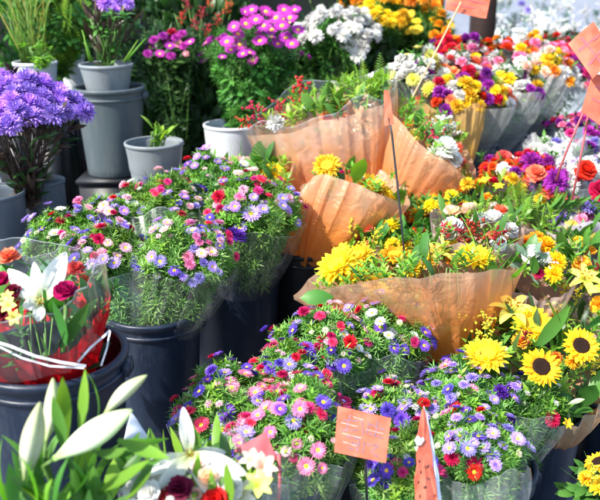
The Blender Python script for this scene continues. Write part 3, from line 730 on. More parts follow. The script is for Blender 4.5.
aster_bq('aster bouquet leaning left below the slim grey bucket, with lavender cluster', (125, 330, 2.5), ('e', 62, 240, 2.56, .105), .06, PA, 20,
         extra=[('double_lavender', 92, 228, 2.55, 26, (0, .8, .6)), ('double_lavender', 104, 220, 2.6, 22, (.1, .8, .6)), ('double_pink', 39, 226, 2.55, 12, (0, .8, .6))])
aster_bq('aster bouquet of the tall navy bucket, large lavender aster near a clear sleeve', (240, 290, 2.75), ('e', 252, 214, 2.63, .145), .08, PA, 30,
         extra=[('aster_lavender', 251, 214, 2.5, 22, (0, .5, .9)), ('aster_lavender', 240, 228, 2.5, 17, (-.2, .5, .9)), ('double_crimson', 219, 197, 2.58, 17, (0, .6, .8)), ('aster_lavender', 232, 205, 2.58, 15, (0, .6, .8))])
aster_bq('aster bouquet in the middle of the left mass, small red blooms before the grey tub', (180, 320, 2.6), ('e', 165, 208, 2.72, .135), .07, PA, 26,
         extra=[('double_crimson', 122, 215, 2.62, 14, (0, .8, .5)), ('double_crimson', 148, 190, 2.72, 14, (0, .8, .5))])
aster_bq('aster bouquet behind the left mass, next to the yellow blooms', (225, 285, 2.8), ('e', 213, 184, 2.87, .13), .065, PA, 24)
aster_bq('small aster bouquet between the lavender cluster and the grey tub', (140, 325, 2.6), ('e', 112, 222, 2.68, .1), .06, PA, 15)
# ---- middle
aster_bq('crimson and violet aster bouquet in front of the kraft fan, its left half', (335, 430, 2.28), ('e', 320, 352, 2.22, .125), .08, PCn, 30,
         extra=[('double_crimson', 350, 342, 2.12, 17, (0, .4, .9)), ('double_violet', 306, 350, 2.1, 20, (-.2, .4, .9)), ('aster_violet', 344, 366, 2.08, 17, (0, .3, .9)), ('double_hotpink', 325, 318, 2.25, 17, (-.3, .7, .6))])
aster_bq('leafy aster bouquet tucked under the kraft fan of sunflowers', (360, 430, 2.32), ('e', 383, 339, 2.3, .115), .08, PCn, 22,
         extra=[('double_crimson', 368, 311, 2.28, 14, (0, .8, .6)), ('aster_violet', 380, 327, 2.2, 15, (0, .5, .8)), ('aster_palepink', 392, 380, 2.12, 13, (.1, .2, 1))])
aster_bq('aster bouquet between the pink daisy asters and the crimson asters', (300, 470, 2.05), ('e', 288, 388, 2.08, .115), .07, PCn, 24)
aster_bq('violet and magenta aster bouquet directly above the white lily', (262, 510, 1.92), ('e', 228, 412, 1.98, .125), .075, PD, 28,
         extra=[('double_violet', 226, 412, 1.86, 20, (0, .5, .9)), ('aster_lavender', 222, 430, 1.84, 25, (0, .6, .8)), ('double_hotpink', 274, 415, 1.88, 22, (0, .5, .9)), ('double_lavender', 252, 432, 1.86, 18, (0, .6, .8))])
aster_bq('pink daisy aster bouquet beside the square price card', (280, 520, 1.86), ('e', 302, 432, 1.86, .112), .075, PD, 20, dens=1.1,
         extra=[('aster_pink', 318, 450, 1.74, 18, (.2, .2, 1)), ('aster_pink', 306, 466, 1.73, 20, (.1, .1, 1)), ('aster_pink', 297, 444, 1.75, 13, (0, .2, 1)), ('aster_pink', 322, 468, 1.75, 13, (.4, .1, 1)), ('aster_palepink', 286, 451, 1.75, 12, (0, .2, 1)), ('double_crimson', 305, 424, 1.78, 24, (0, .5, .9)), ('aster_hotpink', 306, 421, 1.79, 20, (0, .6, .8))])
aster_bq('aster bouquet low behind the white lily and the pink folded card', (255, 520, 1.78), ('e', 248, 462, 1.82, .1), .06, PD, 16)
aster_bq('violet aster bouquet behind the square price card', (400, 505, 2.05), ('e', 396, 424, 2.08, .115), .075, PE, 24,
         extra=[('double_violet', 388, 411, 1.95, 18, (0, .3, .9)), ('double_violet', 402, 420, 1.95, 20, (.1, .3, .9)), ('double_crimson', 424, 403, 2.0, 15, (0, .8, .5)), ('double_hotpink', 343, 403, 2.05, 20, (0, .7, .6))])
aster_bq('lavender aster bouquet with clear sleeve next to the sunflowers', (480, 500, 2.08), ('e', 464, 408, 2.12, .128), .075, PE, 32,
         extra=[('aster_pink', 472, 390, 2.03, 14, (0, .4, .9)), ('double_indigo', 501, 392, 2.05, 20, (.2, .7, .6)), ('aster_lavender', 460, 405, 2.02, 18, (0, .5, .9))])
aster_bq('crimson and lavender aster bouquet in a clear sleeve beside the folded card', (472, 520, 1.92), ('e', 474, 452, 1.92, .1), .06, PE, 18, hazy=True,
         extra=[('double_crimson', 452, 458, 1.82, 18, (-.1, .4, .9)), ('double_crimson', 474, 466, 1.82, 22, (.1, .3, .9)), ('aster_crimson', 474, 472, 1.8, 18, (.2, .2, .9)), ('double_lavender', 492, 455, 1.84, 20, (.2, .5, .8))])
aster_bq('low aster bouquet beneath the square price card, few red blooms', (410, 525, 1.86), ('e', 398, 474, 1.88, .1), .06, PCn, 14,
         extra=[('double_hotpink', 403, 472, 1.78, 13, (0, .5, .8)), ('double_violet', 372, 466, 1.82, 16, (-.3, .4, .8))])
aster_bq('dark leaved aster bouquet with one red bloom beside the sunflower bucket', (486, 485, 2.02), ('e', 527, 408, 2.14, .09), .05, {'button_white': 2, 'double_indigo': 1}, 6, mat='mid_leaf', rb=.04,
         extra=[('double_crimson', 552, 419, 2.04, 20, (.2, .3, .9)), ('astro_yellow', 566, 424, 2.05, 12, (.3, .3, .8))])
# ================================================================ KRAFT BOUQUETS
GK = 'kraft wrapped bouquets'
k = Bq('sunflower_bouquet', 'sunflower bouquet in a wide orange kraft fan above the middle asters', 'bouquet', GK, (452, 372, 2.42),
       [(300, 297, 2.42), (350, 283, 2.26), (395, 277, 2.2), (437, 274, 2.2), (482, 270, 2.25), (520, 268, 2.42), (505, 245, 2.62), (450, 236, 2.7), (390, 243, 2.68), (335, 262, 2.58)], .03)
k.wrap(M['kraft'], rb=.03, ext=1.02, fold=.007, bulge=.02, over=.05, start=.36, corner=.0, name='kraft_wrap')
k.at([('sunyellow', 338, 266, 2.42, 50, (-.5, .75, .5)), ('sunyellow', 383, 289, 2.33, 46, (.1, .75, .6)), ('sunyellow', 474, 258, 2.42, 44, (.2, .85, .45)), ('sunyellow', 420, 262, 2.5, 36, (0, .85, .5)),
      ('sunyellow', 358, 256, 2.55, 36, (-.2, .9, .4)), ('sunyellow', 395, 256, 2.58, 36, (0, .8, .5)), ('sunyellow', 352, 274, 2.4, 34, (-.2, .8, .5)), ('sunyellow', 455, 250, 2.6, 30, (.1, .8, .5)), ('mum_yellow', 412, 270, 2.4, 20, (0, .8, .5)), ('rose_cream', 402, 268, 2.4, 14, (0, .9, .4)), ('lilyyellow', 437, 256, 2.48, 34, (0, .9, .4)), ('berry', 446, 240, 2.5, 22, (0, 1, .2)), ('carn_orange', 452, 262, 2.48, 16, (0, .9, .4))])
k.green('leaf', 12, .08, 'mid_leaf', 'dome', up=.3, sink=.03); k.green('filler', 60, .05, 'lime_leaf', 'dome', name='filler_foliage'); k.green('shoot', 14, .1, 'mid_leaf', 'side', name='inner_leaves', stems=12, trange=(.3, .9))
def leaf_part(par, kind, px, py, d, wpx, f, mat, name='leaf', spin=None):
    m = MB(); T = RNG.choice(TW[kind]); m.add(T[0], T[1], T[2], R_(.3, .8)); me = m.mesh(name, M[mat])
    q = CV(*f).to_track_quat('Z', 'Y') @ Quaternion((0, 0, 1), R_(0, 6) if spin is None else spin)
    sub(name, me, par, P(px, py, d) - Vector(par.location), q, wpx * d / FPX)
for i in range(9): leaf_part(k.t, 'blade', 496 - i * 2, 276, 2.4, 44 + 3 * i, (.75 - i * .1, .45 + i * .07, .3), 'lime_leaf', 'grass_blade')
for i in range(6): leaf_part(k.t, 'blade', 425 + i * 3, 278, 2.35, 52, (-.25 + i * .1, 1, .2), 'mid_leaf', 'grass_blade')
leaf_part(k.t, 'leaf', 500, 284, 2.38, 40, (.9, .15, .3), 'lime_leaf'); leaf_part(k.t, 'leaf', 333, 297, 2.3, 34, (-.9, .1, .3), 'mid_leaf')

k = Bq('sunflower_bouquet', 'sunflower bouquet in a glossy orange sheet leaning right over the black bucket', 'bouquet', GK, (312, 262, 2.8),
       [(292, 205, 2.75), (318, 176, 2.68), (350, 182, 2.66), (382, 195, 2.66), (407, 204, 2.76), (398, 182, 2.92), (362, 164, 3.0), (325, 158, 3.0), (298, 165, 2.92)], .02)
k.wrap(M['kraft'], rb=.045, ext=1.02, fold=.0035, bulge=.035, over=.07, start=.1, name='kraft_wrap')
k.at([('sunyellow', 327, 166, 2.82, 30, (-.1, .55, .8)), ('sunyellow', 372, 186, 2.76, 38, (.4, .85, .4)), ('sunyellow', 388, 196, 2.76, 28, (.6, .7, .4)), ('rose_cream', 360, 180, 2.75, 13, (0, .9, .5)), ('double_crimson', 342, 172, 2.8, 6, (0, .8, .5)), ('double_crimson', 350, 171, 2.8, 6, (0, .8, .5))])
k.green('leaf', 5, .07, 'mid_leaf', 'dome', up=.3, sink=.03); k.green('filler', 18, .05, 'lime_leaf', 'dome', name='filler_foliage'); k.green('shoot', 8, .08, 'mid_leaf', 'side', name='inner_leaves', stems=10, trange=(.4, .9))
leaf_part(k.t, 'leaf', 355, 184, 2.74, 36, (.15, 1, .3), 'lime_leaf'); leaf_part(k.t, 'leaf', 400, 208, 2.74, 24, (.1, 1, .3), 'lime_leaf')

k = Bq('sunflower_bouquet', 'kraft bouquet with yellow blooms and a pleated palm leaf behind the left asters', 'bouquet', GK, (293, 268, 2.9),
       [(200, 188, 3.0), (225, 195, 2.86), (262, 203, 2.8), (290, 197, 2.8), (310, 180, 2.88), (312, 160, 3.02), (280, 152, 3.1), (235, 158, 3.14), (205, 172, 3.1)], .02)
k.wrap(M['kraft'], rb=.05, ext=1.03, fold=.011, bulge=.03, start=.3, name='kraft_wrap')
k.at([('sunyellow', 196, 177, 3.0, 32, (-.3, .75, .6)), ('sunyellow', 216, 171, 3.0, 34, (0, .75, .6)), ('sunyellow', 258, 174, 2.96, 30, (-.1, .75, .6)), ('sunyellow', 276, 173, 2.96, 28, (.3, .75, .6)), ('mum_yellow', 238, 172, 2.98, 16, (0, .9, .5)), ('rose_cream', 228, 178, 2.95, 12, (0, .9, .5))])
k.green('leaf', 12, .08, 'mid_leaf', 'dome', up=.3); k.green('filler', 26, .06, 'lime_leaf', 'dome', name='filler_foliage')
# pleated palm leaf
def palm(par, px, py, d, L, f, fw, mat='mid_leaf'):
    m = MB(); base = P(px, py, d); ax = CV(*f); wd = CV(*fw); nn = ax.cross(wd).normalized(); V = []; F = []; tv = []; n = 26; r = 6
    for j in range(r + 1):
        t = j / r
        for i in range(n + 1):
            s_ = i / n * 2 - 1; ang = s_ * .62; q = t * L * (1 - .35 * s_ * s_)
            V.append(tuple(base + ax * (q * math.cos(ang)) + wd * (q * math.sin(ang)) + nn * ((i % 2) * .008 * t + .15 * t * t * L))); tv.append(t)
    for j in range(r):
        for i in range(n): a = j * (n + 1) + i; F.append((a, a + 1, a + n + 2, a + n + 1))
    m.add(V, F, tv, .55); m.build('palm_leaf', M[mat], par, smooth=False)
palm(k.t, 284, 172, 3.02, .145, (-.75, .65, .1), (.6, .7, .2))
for i in range(5): leaf_part(k.t, 'blade', 236 + 4 * i, 170, 3.0, 38, (-.7 + i * .2, 1, .1), 'mid_leaf', 'grass_blade')

k = Bq('mixed_bouquet', 'kraft bouquet with red plumes and orange gerberas at the back, opening left', 'bouquet', GK, (348, 232, 3.1),
       [(252, 132, 3.1), (282, 133, 2.98), (320, 122, 2.94), (356, 112, 2.94), (383, 103, 3.0), (390, 86, 3.12), (374, 80, 3.3), (330, 90, 3.36), (285, 106, 3.3)], .03)
k.wrap(M['kraft'], rb=.05, ext=1.03, fold=.007, bulge=.035, start=.5, name='kraft_wrap')
k.wrap(M['film'], rb=.06, ext=1.08, lift=.02, corner=.04, fold=.008, bulge=.03, lo=.55, name='clear_wrap')
k.at([('berry', 268, 124, 3.05, 34, (-.6, .6, .4)), ('berry', 298, 106, 3.1, 36, (.1, 1, .2)), ('berry', 282, 122, 3.05, 28, (-.2, .8, .4)), ('berry', 258, 128, 3.08, 26, (-.9, .4, .3)), ('mum_orange', 341, 112, 3.02, 26, (0, .75, .6)), ('sun', 332, 108, 3.1, 32, (-.1, .8, .5)), ('carn_coral', 326, 118, 3.0, 14, (0, .8, .6)),
      ('mum_white', 276, 124, 3.02, 22, (0, .75, .6)), ('carn_white', 310, 108, 3.08, 20, (0, .8, .5)), ('carn_cream', 322, 103, 3.12, 16, (0, .9, .4)), ('carn_orange', 358, 100, 3.1, 14, (0, .9, .4)), ('rose_peach', 368, 104, 3.06, 14, (0, .8, .5))])
k.green('filler', 46, .07, 'lime_leaf', 'dome', name='filler_foliage'); k.green('fern', 34, .1, 'lime_leaf', 'dome', name='fern_foliage', up=.8); k.green('leaf', 10, .09, 'mid_leaf', 'dome'); k.green('shoot', 8, .08, 'mid_leaf', 'side', name='inner_leaves', trange=(.5, .95))
leaf_part(k.t, 'leaf', 362, 106, 3.2, 46, (.6, .9, 0), 'mid_leaf'); leaf_part(k.t, 'leaf', 372, 100, 3.2, 34, (.35, 1, 0), 'lime_leaf')

k = Bq('mixed_bouquet', 'kraft bouquet with white hydrangea and red berries, opening right behind the black stick', 'bouquet', GK, (384, 226, 3.08),
       [(382, 104, 3.08), (400, 120, 2.98), (425, 146, 2.9), (450, 163, 2.92), (474, 181, 3.0), (470, 158, 3.16), (450, 128, 3.28), (422, 106, 3.32), (398, 98, 3.22)], .03)
k.wrap(M['kraft'], rb=.05, ext=1.03, fold=.004, bulge=.02, start=.28, name='kraft_wrap')
k.at([('carn_white', 444, 150, 2.93, 30, (.3, .7, .6)), ('carn_white', 452, 160, 2.95, 22, (.4, .6, .6)), ('mum_white', 436, 156, 2.92, 22, (.1, .6, .7)), ('gyp', 436, 134, 3.08, 26, (.3, .9, .3)), ('gyp', 448, 140, 3.1, 22, (.4, .8, .3)), ('berry', 427, 148, 2.98, 28, (.1, .5, .8)), ('berry', 434, 146, 3.0, 24, (.5, .5, .6)), ('carn_orange', 408, 124, 3.06, 14, (0, .8, .6)), ('carn_coral', 455, 150, 3.06, 18, (.5, .8, .3)), ('mum_lemon', 414, 136, 3.02, 16, (0, .7, .6)), ('carn_coral', 460, 164, 3.02, 16, (.5, .6, .4)), ('mum_lemon', 400, 112, 3.15, 14, (0, 1, .3))])
k.green('filler', 34, .06, 'lime_leaf', 'dome', name='filler_foliage'); k.green('fern', 12, .07, 'lime_leaf', 'dome', name='fern_foliage'); k.green('leaf', 10, .07, 'mid_leaf', 'dome')

k = Bq('rose_bouquet', 'blush wrapped bouquet of white roses with a red berry spray in the middle', 'bouquet', GK, (478, 320, 2.62),
       [(436, 226, 2.6), (452, 246, 2.48), (482, 252, 2.46), (508, 245, 2.52), (520, 228, 2.62), (508, 214, 2.74), (475, 208, 2.8), (446, 212, 2.74)], .035)
k.wrap(M['pinkfilm'], rb=.04, ext=1.05, fold=.009, bulge=.02, corner=.02, name='blush_wrap')
k.at([('carn_white', 452, 228, 2.58, 24, (-.2, .7, .7)), ('rose_cream', 447, 236, 2.54, 20, (-.2, .6, .7)), ('rose_white', 492, 221, 2.62, 26, (.1, .8, .6)), ('carn_white', 508, 232, 2.58, 22, (.4, .6, .6)), ('rose_peach', 470, 214, 2.7, 28, (0, .9, .4)), ('rose_peach', 452, 214, 2.7, 22, (0, .9, .4)), ('rose_coral', 500, 212, 2.68, 18, (.2, .9, .4)), ('berry_dark', 474, 246, 2.5, 40, (-.05, .75, .6)), ('berry_dark', 486, 248, 2.5, 34, (.4, .7, .5)), ('berry_dark', 468, 244, 2.5, 30, (-.5, .7, .5)), ('carn_white', 480, 222, 2.62, 20, (0, .8, .5)), ('carn_white', 498, 244, 2.5, 18, (.3, .5, .8)), ('carn_coral', 492, 236, 2.55, 12, (.2, .6, .7))])
k.green('filler', 24, .05, 'lime_leaf', 'dome', name='filler_foliage'); k.green('lance', 12, .09, 'mid_leaf', 'dome')

k = Bq('rose_bouquet', 'clear pinkish sleeve with one green edged white rose and orange chrysanthemums', 'bouquet', GK, (512, 345, 2.6),
       [(494, 262, 2.52), (515, 290, 2.42), (545, 299, 2.4), (568, 290, 2.44), (577, 266, 2.52), (564, 240, 2.64), (530, 232, 2.7), (503, 242, 2.64)], .03)
k.wrap(M['pinkfilm'], rb=.04, ext=1.03, fold=.008, bulge=.02, corner=.015, name='blush_wrap')
k.at([('rose_white', 531, 256, 2.5, 26, (-.1, .5, .85)), ('mum_gold', 546, 246, 2.56, 22, (.1, .7, .6)), ('mum_gold', 556, 262, 2.5, 22, (.3, .4, .8)), ('mum_gold', 553, 274, 2.46, 20, (.2, .3, .9)), ('mum_gold', 536, 240, 2.6, 20, (0, .8, .5)), ('gyp', 545, 268, 2.48, 18, (.1, .6, .8)), ('carn_white', 545, 258, 2.5, 12, (.1, .5, .8)), ('carn_crimson', 538, 274, 2.46, 12, (0, .3, .9)), ('carn_gold' if 'carn_gold' in K else 'mum_orange', 524, 242, 2.6, 16, (-.1, .8, .5))])
for i in range(7): leaf_part(k.t, 'leaf', 531, 262, 2.5, 24, (math.cos(i * .9), math.sin(i * .9) * .6 + .1, .55), 'grey_leaf', 'guard_leaf')
k.green('filler', 16, .05, 'lime_leaf', 'dome', name='filler_foliage', sink=.04); k.green('leaf', 14, .07, 'mid_leaf', 'dome', sink=.03)

k = Bq('mixed_bouquet', 'brown wrapped bouquet of ferny greens with red and yellow tips behind the white roses', 'bouquet', GK, (522, 300, 2.9),
       [(486, 208, 2.84), (500, 226, 2.74), (528, 238, 2.7), (556, 236, 2.74), (574, 216, 2.86), (566, 200, 3.0), (532, 190, 3.06), (503, 193, 2.98)], .03)
k.wrap(M['kraftbrown'], rb=.04, ext=1.04, fold=.01, bulge=.02, corner=.03, name='brown_wrap')
k.at([('carn_coral', 548, 194, 2.92, 20, (.1, .8, .5)), ('carn_coral', 560, 198, 2.9, 16, (.2, .8, .5)), ('mum_yellow', 540, 200, 2.9, 14, (0, .8, .6)), ('mum_lemon', 572, 228, 2.8, 18, (.3, .5, .7)), ('carn_white', 574, 220, 2.82, 12, (.3, .6, .7))])
k.green('fern', 34, .075, 'lime_leaf', 'dome', name='fern_foliage', up=.3, umax=.6); k.green('lance', 8, .07, 'mid_leaf', 'dome'); k.green('filler', 20, .06, 'lime_leaf', 'dome', name='filler_foliage')
for i in range(9): leaf_part(k.t, 'lance', 548 + i * 3, 210 - i * .3, 2.8, 24, (.75, .6, .2), 'mid_leaf', 'leaf')

k = Bq('sunflower_bouquet', 'kraft bouquet of black centred sunflowers with yellow lilies', 'bouquet', GK, (545, 440, 2.28),
       [(464, 352, 2.3), (478, 380, 2.18), (515, 402, 2.1), (566, 416, 2.1), (606, 394, 2.18), (622, 350, 2.38), (590, 318, 2.52), (530, 306, 2.56), (478, 320, 2.46)], .035)
k.wrap(M['kraftbrown'], rb=.05, ext=1.02, fold=.01, bulge=.02, lift=-.02, name='kraft_wrap')
k.at([('sun', 541, 367, 2.08, 41, (-.05, .4, .95)), ('sun', 581, 346, 2.12, 39, (.15, .5, .85)), ('sunyellow', 485, 356, 2.15, 50, (-.2, .8, .55)), ('lilyyellow', 511, 314, 2.36, 46, (-.05, .8, .5)), ('sunyellow', 533, 326, 2.32, 46, (.1, .55, .75)), ('carn_orange', 520, 342, 2.26, 18, (0, .7, .6)), ('berry_dark', 524, 345, 2.26, 22, (.1, .9, .4)),
      ('mum_orange', 556, 358, 2.16, 14, (0, .6, .7)), ('solid', 476, 338, 2.3, 40, (-.3, .9, .3)), ('solid', 484, 342, 2.28, 36, (.1, .9, .4)), ('lilyyellow', 556, 312, 2.5, 26, (0, .8, .5)), ('mum_yellow', 488, 316, 2.42, 18, (-.2, .9, .3)), ('solid', 575, 368, 2.16, 30, (.3, .7, .6)), ('solid', 590, 372, 2.16, 30, (.5, .7, .5)), ('mum_gold', 572, 362, 2.16, 16, (.2, .6, .7)),
      ('mum_yellow', 552, 318, 2.46, 22, (.1, .9, .4)), ('rose_pink', 492, 322, 2.4, 16, (-.2, .8, .5)), ('double_crimson', 470, 346, 2.28, 7, (-.2, .8, .5)), ('double_crimson', 487, 348, 2.24, 6, (0, .8, .5)), ('bud', 568, 404, 2.06, 18, (.5, .3, .5)), ('button_white', 539, 396, 2.08, 7, (0, .4, .9)), ('carn_cream', 504, 352, 2.24, 12, (0, .7, .6))])
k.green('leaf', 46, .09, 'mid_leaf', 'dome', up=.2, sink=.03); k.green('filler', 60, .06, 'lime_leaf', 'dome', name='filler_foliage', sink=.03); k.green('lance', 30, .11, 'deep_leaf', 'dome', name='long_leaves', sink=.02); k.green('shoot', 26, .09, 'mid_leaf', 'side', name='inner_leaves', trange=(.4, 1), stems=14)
for (x, y, f, w) in ((536, 348, (.5, .75, .3), 60), (560, 352, (.15, 1, .3), 70), (545, 340, (.9, .45, .3), 50), (585, 330, (.6, .8, .3), 50)): leaf_part(k.t, 'lance', x, y, 2.25, w, f, 'mid_leaf', 'long_leaf')

k = Bq('lily_bouquet', 'bunch of yellow lilies and orange carnations at the picture edge above the sunflowers', 'bouquet', GK, (600, 345, 2.64),
       ('e', 592, 268, 2.66, .15), .07)
k.at([('lilyyellow', 584, 280, 2.52, 34, (0, .5, .85)), ('lilyyellow', 602, 290, 2.5, 34, (.1, .5, .8)), ('carn_orange', 581, 265, 2.56, 20, (0, .5, .8)), ('carn_orange', 598, 306, 2.5, 20, (0, .4, .9)), ('carn_orange', 590, 252, 2.62, 14, (0, .8, .5)), ('berry_dark', 594, 275, 2.54, 20, (0, .6, .7)), ('solid', 566, 296, 2.55, 24, (-.3, .8, .4)), ('solid', 574, 304, 2.53, 24, (0, .8, .4)), ('mum_yellow', 578, 245, 2.66, 20, (0, .8, .5)), ('mum_lemon', 596, 240, 2.7, 18, (0, .8, .5))])
k.green('leaf', 40, .09, 'mid_leaf', 'both', up=.2); k.green('filler', 50, .06, 'mid_leaf', 'both', name='filler_foliage'); k.green('lance', 26, .13, 'mid_leaf', 'dome', name='long_leaves')
k.wrap(M['pinkfilm'], rb=.05, ext=.95, lo=.2, name='blush_wrap', lift=-.08)

k = Bq('sunflower_bouquet', 'small low bouquet of orange sunflowers in the picture corner beside the navy buckets', 'bouquet', GK, P(612, 560, 2.02), ('e', 612, 494, 1.98, .1), .06)
k.at([('sun', 598, 462, 1.92, 30, (-.5, .9, .1)), ('sunyellow', 604, 486, 1.88, 32, (-.3, .9, .2)), ('mum_gold', 586, 478, 1.9, 16, (-.6, .7, .4)), ('solid', 592, 482, 1.88, 30, (-.2, .8, .5))])
k.green('leaf', 26, .06, 'grey_leaf', 'both', up=.2); k.green('blade', 14, .1, 'mid_leaf', 'dome', name='grass_blades'); k.green('shoot', 26, .09, 'mid_leaf', 'both', name='leafy_shoots')
# ================================================================ MIDDLE SMALL BUNCHES
SZ = {'mum': (.045, .068), 'carn': (.04, .06), 'aster': (.035, .05), 'double': (.03, .045), 'berry': (.05, .07), 'astro': (.04, .055), 'rose': (.035, .05), 'daisy': (.035, .05), 'button': (.015, .025), 'lily': (.08, .1), 'solid': (.06, .08), 'gyp': (.06, .08), 'sun': (.07, .1)}
def bunch(name, label, base, rim, D, pal, nf, wrap=None, leaf='mid_leaf', lk='filler', nl=60, group='mixed bunches', lsz=.06, side=40, lo=.0, ext=1.06, extra=(), corner=.02, bulge=.015, gap=.8, sink=.02, stems=10, lift=0, szs=SZ, rb=.04, bk=.11):
    b = Bq(name, label, 'bouquet', group, base, rim, D); b.bk = bk; b.at(extra); b.scatter(pal, nf, szs, gap, sink=.01)
    if nl: b.green(lk, nl, lsz, leaf, 'dome', sink=sink)
    if side: b.green('shoot', side, lsz * 1.2, leaf, 'side', name='lower_foliage', stems=stems, trange=(.3, 1))
    if wrap: b.wrap(M[wrap], rb=rb, ext=ext, corner=corner, fold=.007, bulge=bulge, lo=lo, name='wrap', lift=lift)
    return b
bunch('mixed_bunch', 'bunch of red and yellow blooms with dark greens below the right leaning kraft wrap', (400, 300, 2.72), ('e', 396, 240, 2.74, .13), .04, {'mum_yellow': 2, 'berry': 2, 'carn_red': 2, 'astro_lemon': 2, 'double_crimson': 1, 'carn_coral': 1}, 22, None, 'mid_leaf', nl=90, lk='leaf')
bunch('mixed_bunch', 'low bunch of lime greens and yellow buds at the foot of the black stick', (372, 300, 2.68), ('e', 366, 250, 2.7, .1), .04, {'astro_yellow': 2, 'astro_lemon': 2, 'solid': 1.4, 'carn_coral': 1}, 10, None, 'lime_leaf', nl=60, lk='lance')
bunch('mixed_bunch', 'bunch of yellow chrysanthemums below the tip of the right opening kraft wrap', (440, 270, 2.85), ('e', 440, 216, 2.88, .11), .04, {'mum_yellow': 4, 'mum_gold': 1, 'carn_red': 1.5, 'astro_lemon': 1}, 18, None, 'mid_leaf', nl=60)
bunch('mixed_bunch', 'bunch of yellow alstroemeria with fresh leaves below the far bucket row', (488, 260, 3.0), ('e', 484, 194, 3.0, .11), .05, {'astro_yellow': 4, 'mum_yellow': 2, 'carn_red': 1.2, 'carn_orange': 1}, 20, None, 'lime_leaf', nl=22, lk='lance', lsz=.07, side=14)
# ================================================================ RIGHT MID ROWS
GR = 'chrysanthemum bunches of the middle right row'
bunch('chrysanthemum_bunch', 'bunch of red and white chrysanthemums below the far bucket row', (525, 240, 3.05), ('e', 513, 176, 3.12, .13), .05, {'mum_red': 2, 'carn_red': 1.5, 'mum_white': 2, 'mum_magenta': 1, 'mum_yellow': .8, 'mum_lavender': 1}, 36, 'film', group=GR, nl=14, side=14, gap=.62, extra=[('carn_coral', 504, 160, 3.1, 20, (0, .6, .8)), ('carn_coral', 535, 174, 2.98, 22, (0, .6, .8))])
bunch('chrysanthemum_bunch', 'bunch with one large purple chrysanthemum beside white sleeves', (550, 250, 3.0), ('e', 548, 182, 3.05, .14), .06, {'mum_purple': 2.5, 'mum_white': 2, 'mum_magenta': 1.5, 'mum_red': 1.3, 'mum_lavender': 1}, 36, 'film', group=GR, nl=14, side=14, gap=.62, extra=[('mum_purple', 555, 182, 2.9, 28, (.1, .5, .85)), ('mum_magenta', 531, 163, 3.0, 24, (0, .6, .8)), ('carn_coral', 536, 175, 2.92, 22, (-.1, .6, .8))])
bunch('chrysanthemum_bunch', 'bunch of white blooms with red carnations at the picture edge', (592, 250, 3.0), ('e', 592, 182, 2.98, .14), .06, {'carn_red': .8, 'mum_white': 6, 'carn_pink': 1, 'mum_lavender': 1.2}, 33, 'film', group=GR, nl=14, side=14, gap=.62, extra=[('carn_red', 585, 172, 2.86, 24, (0, .5, .85)), ('carn_red', 598, 192, 2.84, 24, (.1, .5, .85))])
bunch('chrysanthemum_bunch', 'lavender and white bunch in lilac film at the picture edge', (602, 290, 2.86), ('e', 590, 224, 2.86, .12), .04, {'mum_white': 2, 'mum_lavender': 2, 'carn_pink': 1}, 18, 'lilac', group=GR, nl=14, side=14, gap=.62, ext=1.15, lift=.03)
bunch('chrysanthemum_bunch', 'white bunch in upright frosted sleeves behind the large purple bloom', (556, 225, 3.2), ('e', 556, 160, 3.3, .11), .05, {'mum_white': 3, 'mum_lavender': 1.5}, 24, 'frost', group=GR, nl=14, side=14, gap=.62, ext=1.1, lift=.05, corner=.05)
bunch('carnation_bunch', 'bunch of pink and magenta carnations under the hanging cards', (585, 190, 3.6), ('e', 580, 135, 3.65, .16), .06, {'carn_hotpink': 2, 'carn_magenta': 2, 'carn_pink': 2, 'carn_purple': 1.2, 'carn_crimson': 1}, 42, None, 'deep_leaf', group=GR, nl=14, side=14, gap=.62)
bunch('carnation_bunch', 'bunch of purple and pink carnations at the picture edge behind the white bunch', (620, 210, 3.3), ('e', 606, 160, 3.32, .13), .06, {'carn_pink': 2, 'carn_magenta': 1.5, 'mum_lavender': 1.5, 'carn_purple': 1.5, 'mum_white': 1}, 30, None, 'mid_leaf', group=GR, nl=14, side=14, gap=.62)
# ================================================================ FAR ROW
GF = 'wrapped bunches of the far bucket row'
W_ = {'mum_white': 2, 'mum_lemon': 1.6, 'carn_white': 1.5, 'astro_lemon': 1, 'carn_purple': .8}
X1 = {'carn_coral': 3, 'carn_red': 2, 'mum_coral': 1.5, 'mum_yellow': .8, 'carn_pink': 1, 'mum_purple': .6, 'mum_white': 1}
X2 = {'mum_yellow': 2, 'mum_lemon': 1.2, 'carn_red': 1.6, 'mum_purple': 1.4, 'carn_coral': 1.5, 'mum_white': .8}
X3 = {'carn_purple': 2, 'carn_magenta': 1.5, 'mum_white': 1.5, 'carn_red': 1, 'carn_pink': 1.5, 'mum_lavender': 1, 'carn_orange': .8}
X4 = {'carn_orange': 2, 'mum_gold': 1.5, 'carn_pink': 1.5, 'mum_white': 1.5, 'carn_red': 1, 'mum_yellow': 1, 'carn_hotpink': .8}
X5 = {'mum_white': 3, 'carn_white': 1.5, 'mum_yellow': 1.2, 'carn_purple': 1, 'carn_peach': 1, 'carn_orange': .6}
X6 = {'carn_pink': 2, 'carn_hotpink': 1.5, 'mum_white': 2, 'carn_magenta': 1.2, 'mum_pink': 1}
FS = dict(SZ, mum=(.05, .075), carn=(.048, .07))
def far(label, base, rim, pal, nf, wrap='film', **kw):
    return bunch('wrapped_bunch', label, base, rim, .095, pal, int(nf * 1.5), wrap, 'mid_leaf', nl=16, group=GF, side=16, ext=1.08, szs=FS, rb=.03, gap=.62, **kw)
FSX = 0
far('white and lime bunch of the far row beside the leaning card stick', (440, 160, 3.45), ('e', 418, 80, 3.5, .135), W_, 26, 'film')
far('yellow and coral bunch in a golden wrap at the near end of the far row', (452, 190, 3.4), ('e', 448, 106, 3.42, .125), X2, 26, 'goldfilm')
